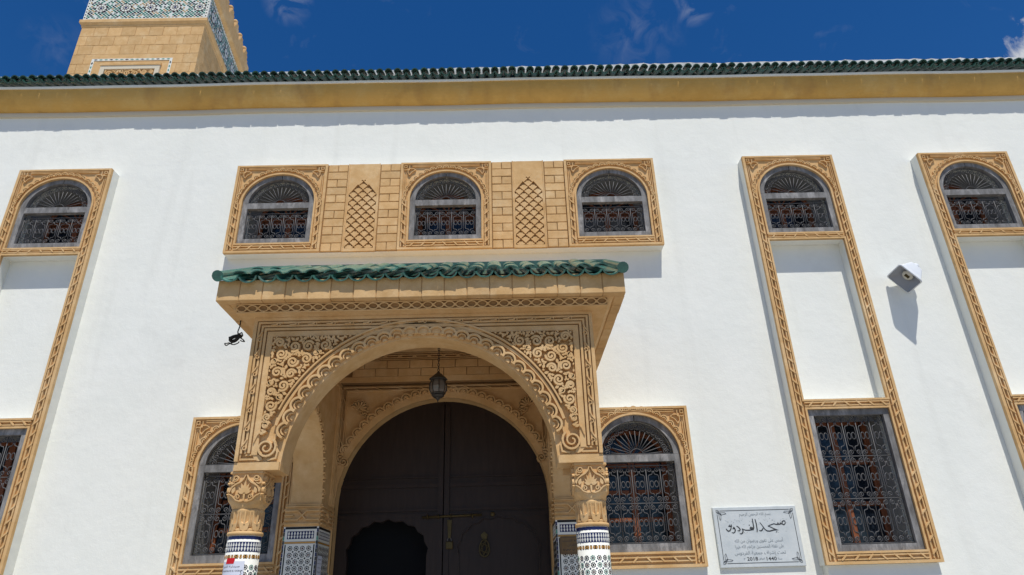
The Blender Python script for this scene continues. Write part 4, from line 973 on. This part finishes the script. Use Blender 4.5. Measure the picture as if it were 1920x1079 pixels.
# ------------------------------------------------------------------ paper notices and sign
ccx, ccy, CR = XC-1.63, -2.30, .1535
Tcol = lambda u, v, w: (ccx+(CR+w)*sin(u/CR), ccy-(CR+w)*cos(u/CR), v)
n1 = thing('paper_notice', 'white printed paper notice held by red tape on the mosaic column', 'notice', (ccx-.03, ccy-CR, 1.70))
ua, ub, za, zb_ = -.145, .082, 1.70, 2.012
q = MB(); k = 12; V = []
for j in range(2):
    for i in range(k+1): V.append((ua+(ub-ua)*i/k, (za,zb_)[j], .0))
q.add(V, [(i, i+1, k+2+i, k+1+i) for i in range(k)], 0, Tcol); q.build('sheet', 'paper', n1)
q = MB(); uc = (ua+ub)/2
write(q, 'صيدلية الكرم', uc-.01, 1.966, .17, .026, Tcol, .0012); write(q, 'PHARMACIE EL KARAM', uc, 1.932, .205, .014, Tcol, .0012, 0, False)
scrawl(q, uc-.02, 1.89, .15, .018, Tcol, .0012, 0, 5); scrawl(q, uc-.03, 1.862, .07, .016, Tcol, .0012, 0, 8)
for j in range(3): scrawl(q, uc, 1.83-j*.03, .18, .014, Tcol, .0012, 0, 11+j)
q.prism([[(ub-.045,1.892),(ub-.012,1.892),(ub-.028,1.868)]], .0006, .0012, Tcol); q.ribbon([(ub-.028,1.868),(ub-.028,1.84)], .006, .0006, .0012, Tcol)
q.ribbon([(ub-.03,1.895),(ub-.018,1.908),(ub-.026,1.922),(ub-.02,1.932)], .004, .0006, .0012, Tcol)
q.build('print', 'ink', n1)
q = MB(); V = []; k = 8
for j in range(2):
    for i in range(k+1): V.append((-.09+.085*i/k-(.008 if j == 0 else 0), (1.992,2.040)[j], .002))
q.add(V, [(i, i+1, k+2+i, k+1+i) for i in range(k)], 0, Tcol); q.build('red_tape', 'red', n1)
n2 = thing('paper_notice', 'pale paper notice taped to the inner side of the tiled pilaster', 'notice', (XC-1.39, -.42, 1.7))
Tin = lambda u, v, w: (XC-1.40+.004+w, -.46+u, v)
q = MB(); q.add([(-.10,1.78,0),(.10,1.78,0),(.10,2.17,.004),(-.10,2.17,.002)], [(0,1,2,3)], 0, Tin); q.build('sheet', 'paper', n2)
q = MB()
for j in range(7): scrawl(q, 0, 2.13-j*.045, .15, .016, Tin, .006, 0, 30+j)
q.build('print', 'greyink', n2)
sg = thing('wall_sign', 'brown rounded sign board with black Arabic script on the tiled pilaster', 'sign', (.76, PF-.02, 2.11))
Ts_ = front(PF-.004, .775, 2.205); q = MB()
def rrect(h, v, r, n=5): return [(sx*(h-r)+r*cos(a0+pi/2*i/n), sy*(v-r)+r*sin(a0+pi/2*i/n)) for sx, sy, a0 in ((1,1,0),(-1,1,pi/2),(-1,-1,pi),(1,-1,3*pi/2)) for i in range(n+1)]
q.prism([rrect(.175,.098,.018)], -.001, .012, Ts_, back=True); q.build('board', 'board', sg)
q = MB(); q.ribbon(rrect(.163,.086,.016), .004, .011, .0135, Ts_, closed=True); write(q, 'المسجد', -.09, .05, .12, .035, Ts_, .0135); scrawl(q, .07, .05, .14, .03, Ts_, .0135, 0, 3); write(q, 'القران', -.04, .0, .10, .034, Ts_, .0135); scrawl(q, .10, 0, .1, .03, Ts_, .0135, 0, 6); scrawl(q, 0, -.05, .27, .03, Ts_, .0135, 0, 9)
q.build('script', 'ink', sg)

# ------------------------------------------------------------------ minaret behind the roof
mn = thing('minaret', 'square ochre stone minaret with green mosaic band rising behind the roof', 'minaret', (-10, 6.6, 0))
A0, B0 = Vector((-11.68,5)), Vector((-8.25,5)); sd = Vector((-.115,1)).normalized(); SL = 3.45
B1 = B0+sd*SL; A1 = Vector((-11.68,5+SL))
def quad(o, z): # plan outline grown by o
    return [(A0.x-o,A0.y-o,z),(B0.x+o,B0.y-o,z),(B1.x+o,B1.y+o,z),(A1.x-o,A1.y+o,z)]
def qbox(mb, o, z0, z1, mi=0): mb.add(quad(o,z0)+quad(o,z1), [(0,1,2,3),(4,5,6,7),(0,1,5,4),(1,2,6,5),(2,3,7,6),(3,0,4,7)], mi)
Z0, ZC, ZB, ZT = 12.4, 16.55, 16.79, 17.72
q = MB(); qbox(q, -.014, 0, ZT); shaft = q.build('shaft', 'stone', mn)
CHh = .338; rowsn = int((ZC-Z0)/CHh)
Tf = front(5-.02+.02, A0.x); Wf = B0.x-A0.x
Tsd = lambda u, v, w: (B0.x+sd.x*u+sd.y*w, B0.y+sd.y*u-sd.x*w, v)
def blk(w_, T0, name='block'):
    m = MB(); m.cbox(0, w_-.008, 0, CHh-.008, -.03, .0, .004, T=T0); return m.mesh(name, 'block')
bf = {}; dside = lambda u, v, w: (sd.x*u+sd.y*w, sd.y*u-sd.x*w, v)
def course(L, r_, side):
    u = -(.385*((r_*.37) % 1)); out = []
    while u < L-.02:
        a, b = max(u,0), min(u+.385, L)
        if b-a > .04: out.append((a,b))
        u += .385
    return out
for r_ in range(rowsn):
    z = ZC-(r_+1)*CHh
    for a, b in course(Wf, r_, 0):
        if z < 15.34-.05 and a > .66 and b < Wf-.72: continue             # window panel zone
        key = (round(b-a,3),0)
        if key not in bf: bf[key] = blk(b-a, front(0))
        place(bf[key], 'block', (A0.x+a+.006, 5+random.uniform(-.003,.003), z), shaft)
    if z > 13.6:
        for a, b in course(SL, r_+3, 1):
            key = (round(b-a,3),1)
            if key not in bf: bf[key] = blk(b-a, dside)
            p = Tsd(a+.006, z, random.uniform(-.003,.003)); place(bf[key], 'block', p, shaft)
# window panel with tile border, white frame and carving
Tm = front(5, 0)
q = MB(); q.prism([rect(-11.03,-8.97,12.6,15.53)], -.02, -.002, Tm); q.build('panel_slab', 'stone', shaft)
q = MB(); bo, bi = rect(-11.10,-8.91,12.6,15.36), rect(-11.02,-8.99,12.6,15.275)
q.prism([bo, rect(-11.03,-8.98,12.601,15.29)], -.004, .012, Tm, 0)
nn = 15
for i in range(nn):
    u = -11.06+2.11*(i+.5)/nn; q.prism([[(u-.055,15.325),(u,15.305),(u+.055,15.325),(u,15.345)]], .01, .015, Tm, 3 if i % 3 else 2)
for i in range(14):
    v = 15.27-(i+.5)*.14
    for u in (-11.065,-8.945): q.prism([[(u-.022,v),(u,v-.055),(u+.022,v),(u,v+.055)]], .01, .015, Tm, 3 if i % 3 else 2)
q.build('tile_border', ZM, shaft)
q = MB(); q.prism([rect(-10.78,-9.18,12.6,15.08), rect(-10.66,-9.30,12.601,14.96)], -.004, .05, Tm); q.build('window_frame', 'cream', shaft)
q = MB(); q.prism([rect(-10.80,-9.16,15.082,15.14)], -.004, .07, Tm); q.build('window_hood', 'stone', shaft)
arabesque('carved_panel', lambda x, y, r: -10.655+r < x < -9.305-r and y < 14.95-r, -10.66, -9.30, 14.3, 14.96, 5, Tm, .05, shaft, (.12,.10,.08,.06,.045,.034), wscale=1.7)
# string course
q = MB()
prof = [(-.005,ZC-.01),(.015,ZC+.01),(.02,ZC+.06),(.06,ZC+.11),(.07,ZC+.13),(.07,ZB-.005),(.0,ZB)]
V = [p for o_, z in prof for p in quad(o_, z)]
q.add(V, [(i*4+j, i*4+(j+1) % 4, (i+1)*4+(j+1) % 4, (i+1)*4+j) for i in range(len(prof)-1) for j in range(4)]); q.build('string_course', 'stone', mn)
# mosaic band: field, white edge, rosettes
q = MB(); qbox(q, .02, ZB+.002, ZT); band = q.build('mosaic_band', 'mosaic', mn)
def rosette(mb, u, v, T, s=1., w=.003):
    mb.prism([arc(u,v,.145*s,0,2*pi*19/20,19)], 0, w, T, 2)
    for k in range(9):
        a = 2*pi*k/9; mb.prism([arc(u+.09*s*cos(a), v+.09*s*sin(a), .046*s, a, a+2*pi*5/6, 5)], 0, w*2, T, 0)
        mb.prism([arc(u+.158*s*cos(a+.35), v+.158*s*sin(a+.35), .020*s, 0, 2*pi*3/4, 3)], 0, w*2, T, 4)
    mb.prism([arc(u,v,.07*s,0,2*pi*9/10,9)], 0, w*2, T, 0); mb.prism([arc(u,v,.035*s,0,2*pi*7/8,7)], 0, w*3, T, 1)
Tb1 = front(5-.0205, A0.x); Tb2 = lambda u, v, w: Tsd(u, v, w+.0205)
for TT, L in ((Tb1, Wf), (Tb2, SL)):
    for i in range(5):
        q = MB(); rosette(q, .39+i*.70, ZB+.47, TT, 1.1); q.build('rosette', ZM, band, recalc=False)
    q = MB()
    q.prism([rect(-.02,L+.02,ZB+.003,ZB+.055)], 0, .012, TT, 0); q.prism([rect(-.02,L+.02,ZT-.055,ZT-.003)], 0, .012, TT, 0)
    for u in (-.02, L-.05): q.prism([rect(u,u+.07,ZB+.055,ZT-.055)], 0, .010, TT, 0)
    for i in range(int(L/.12)): q.prism([rect(.03+i*.12,.03+i*.12+.05,ZT-.042,ZT-.016)], .011, .0135, TT, 2)
    for i in range(7):
        for u in (.0, L-.03): q.prism([rect(u,u+.03,ZB+.08+i*.11,ZB+.13+i*.11)], .009, .0115, TT, 2)
    q.prism([rect(-.02,L+.02,ZB-.012,ZB+.004)], 0, .013, TT, 3)
    q.build('band_edging', ZM, band, recalc=False)
# parapet and merlons
q = MB(); prof = [(.02,ZT+.001),(.04,ZT+.03),(.12,ZT+.09),(.13,ZT+.11),(.13,ZT+.62),(-.2,ZT+.62)]
V = [p for o_, z in prof for p in quad(o_, z)]
q.add(V, [(i*4+j, i*4+(j+1) % 4, (i+1)*4+(j+1) % 4, (i+1)*4+j) for i in range(len(prof)-1) for j in range(4)]+[(20,21,22,23)]); q.build('parapet', 'stone', mn)
q = MB()
for w_, z0, z1 in ((.24,0,.14),(.16,.14,.27),(.09,.27,.38)): q.box(-w_, w_, -.10, .10, z0+.001, z1)
q.lathe([(.03,.375),(.05,.385),(.035,.41),(.07,.44),(.085,.49),(.06,.54),(.015,.56)], 12, (0,0)); mer = q.mesh('merlon','stone')
for i in range(6):
    t = (i+.5)/6; z = ZT+.62
    place(mer, 'merlon', (A0.x+Wf*t, 5-.02, z), mn)
    p = B0+sd*SL*t; place(mer, 'merlon', (p.x+.02, p.y, z), mn, (0,0,pi/2+.115))
    p = A0+(A1-A0)*t; place(mer, 'merlon', (p.x, p.y, z), mn, (0,0,pi/2))
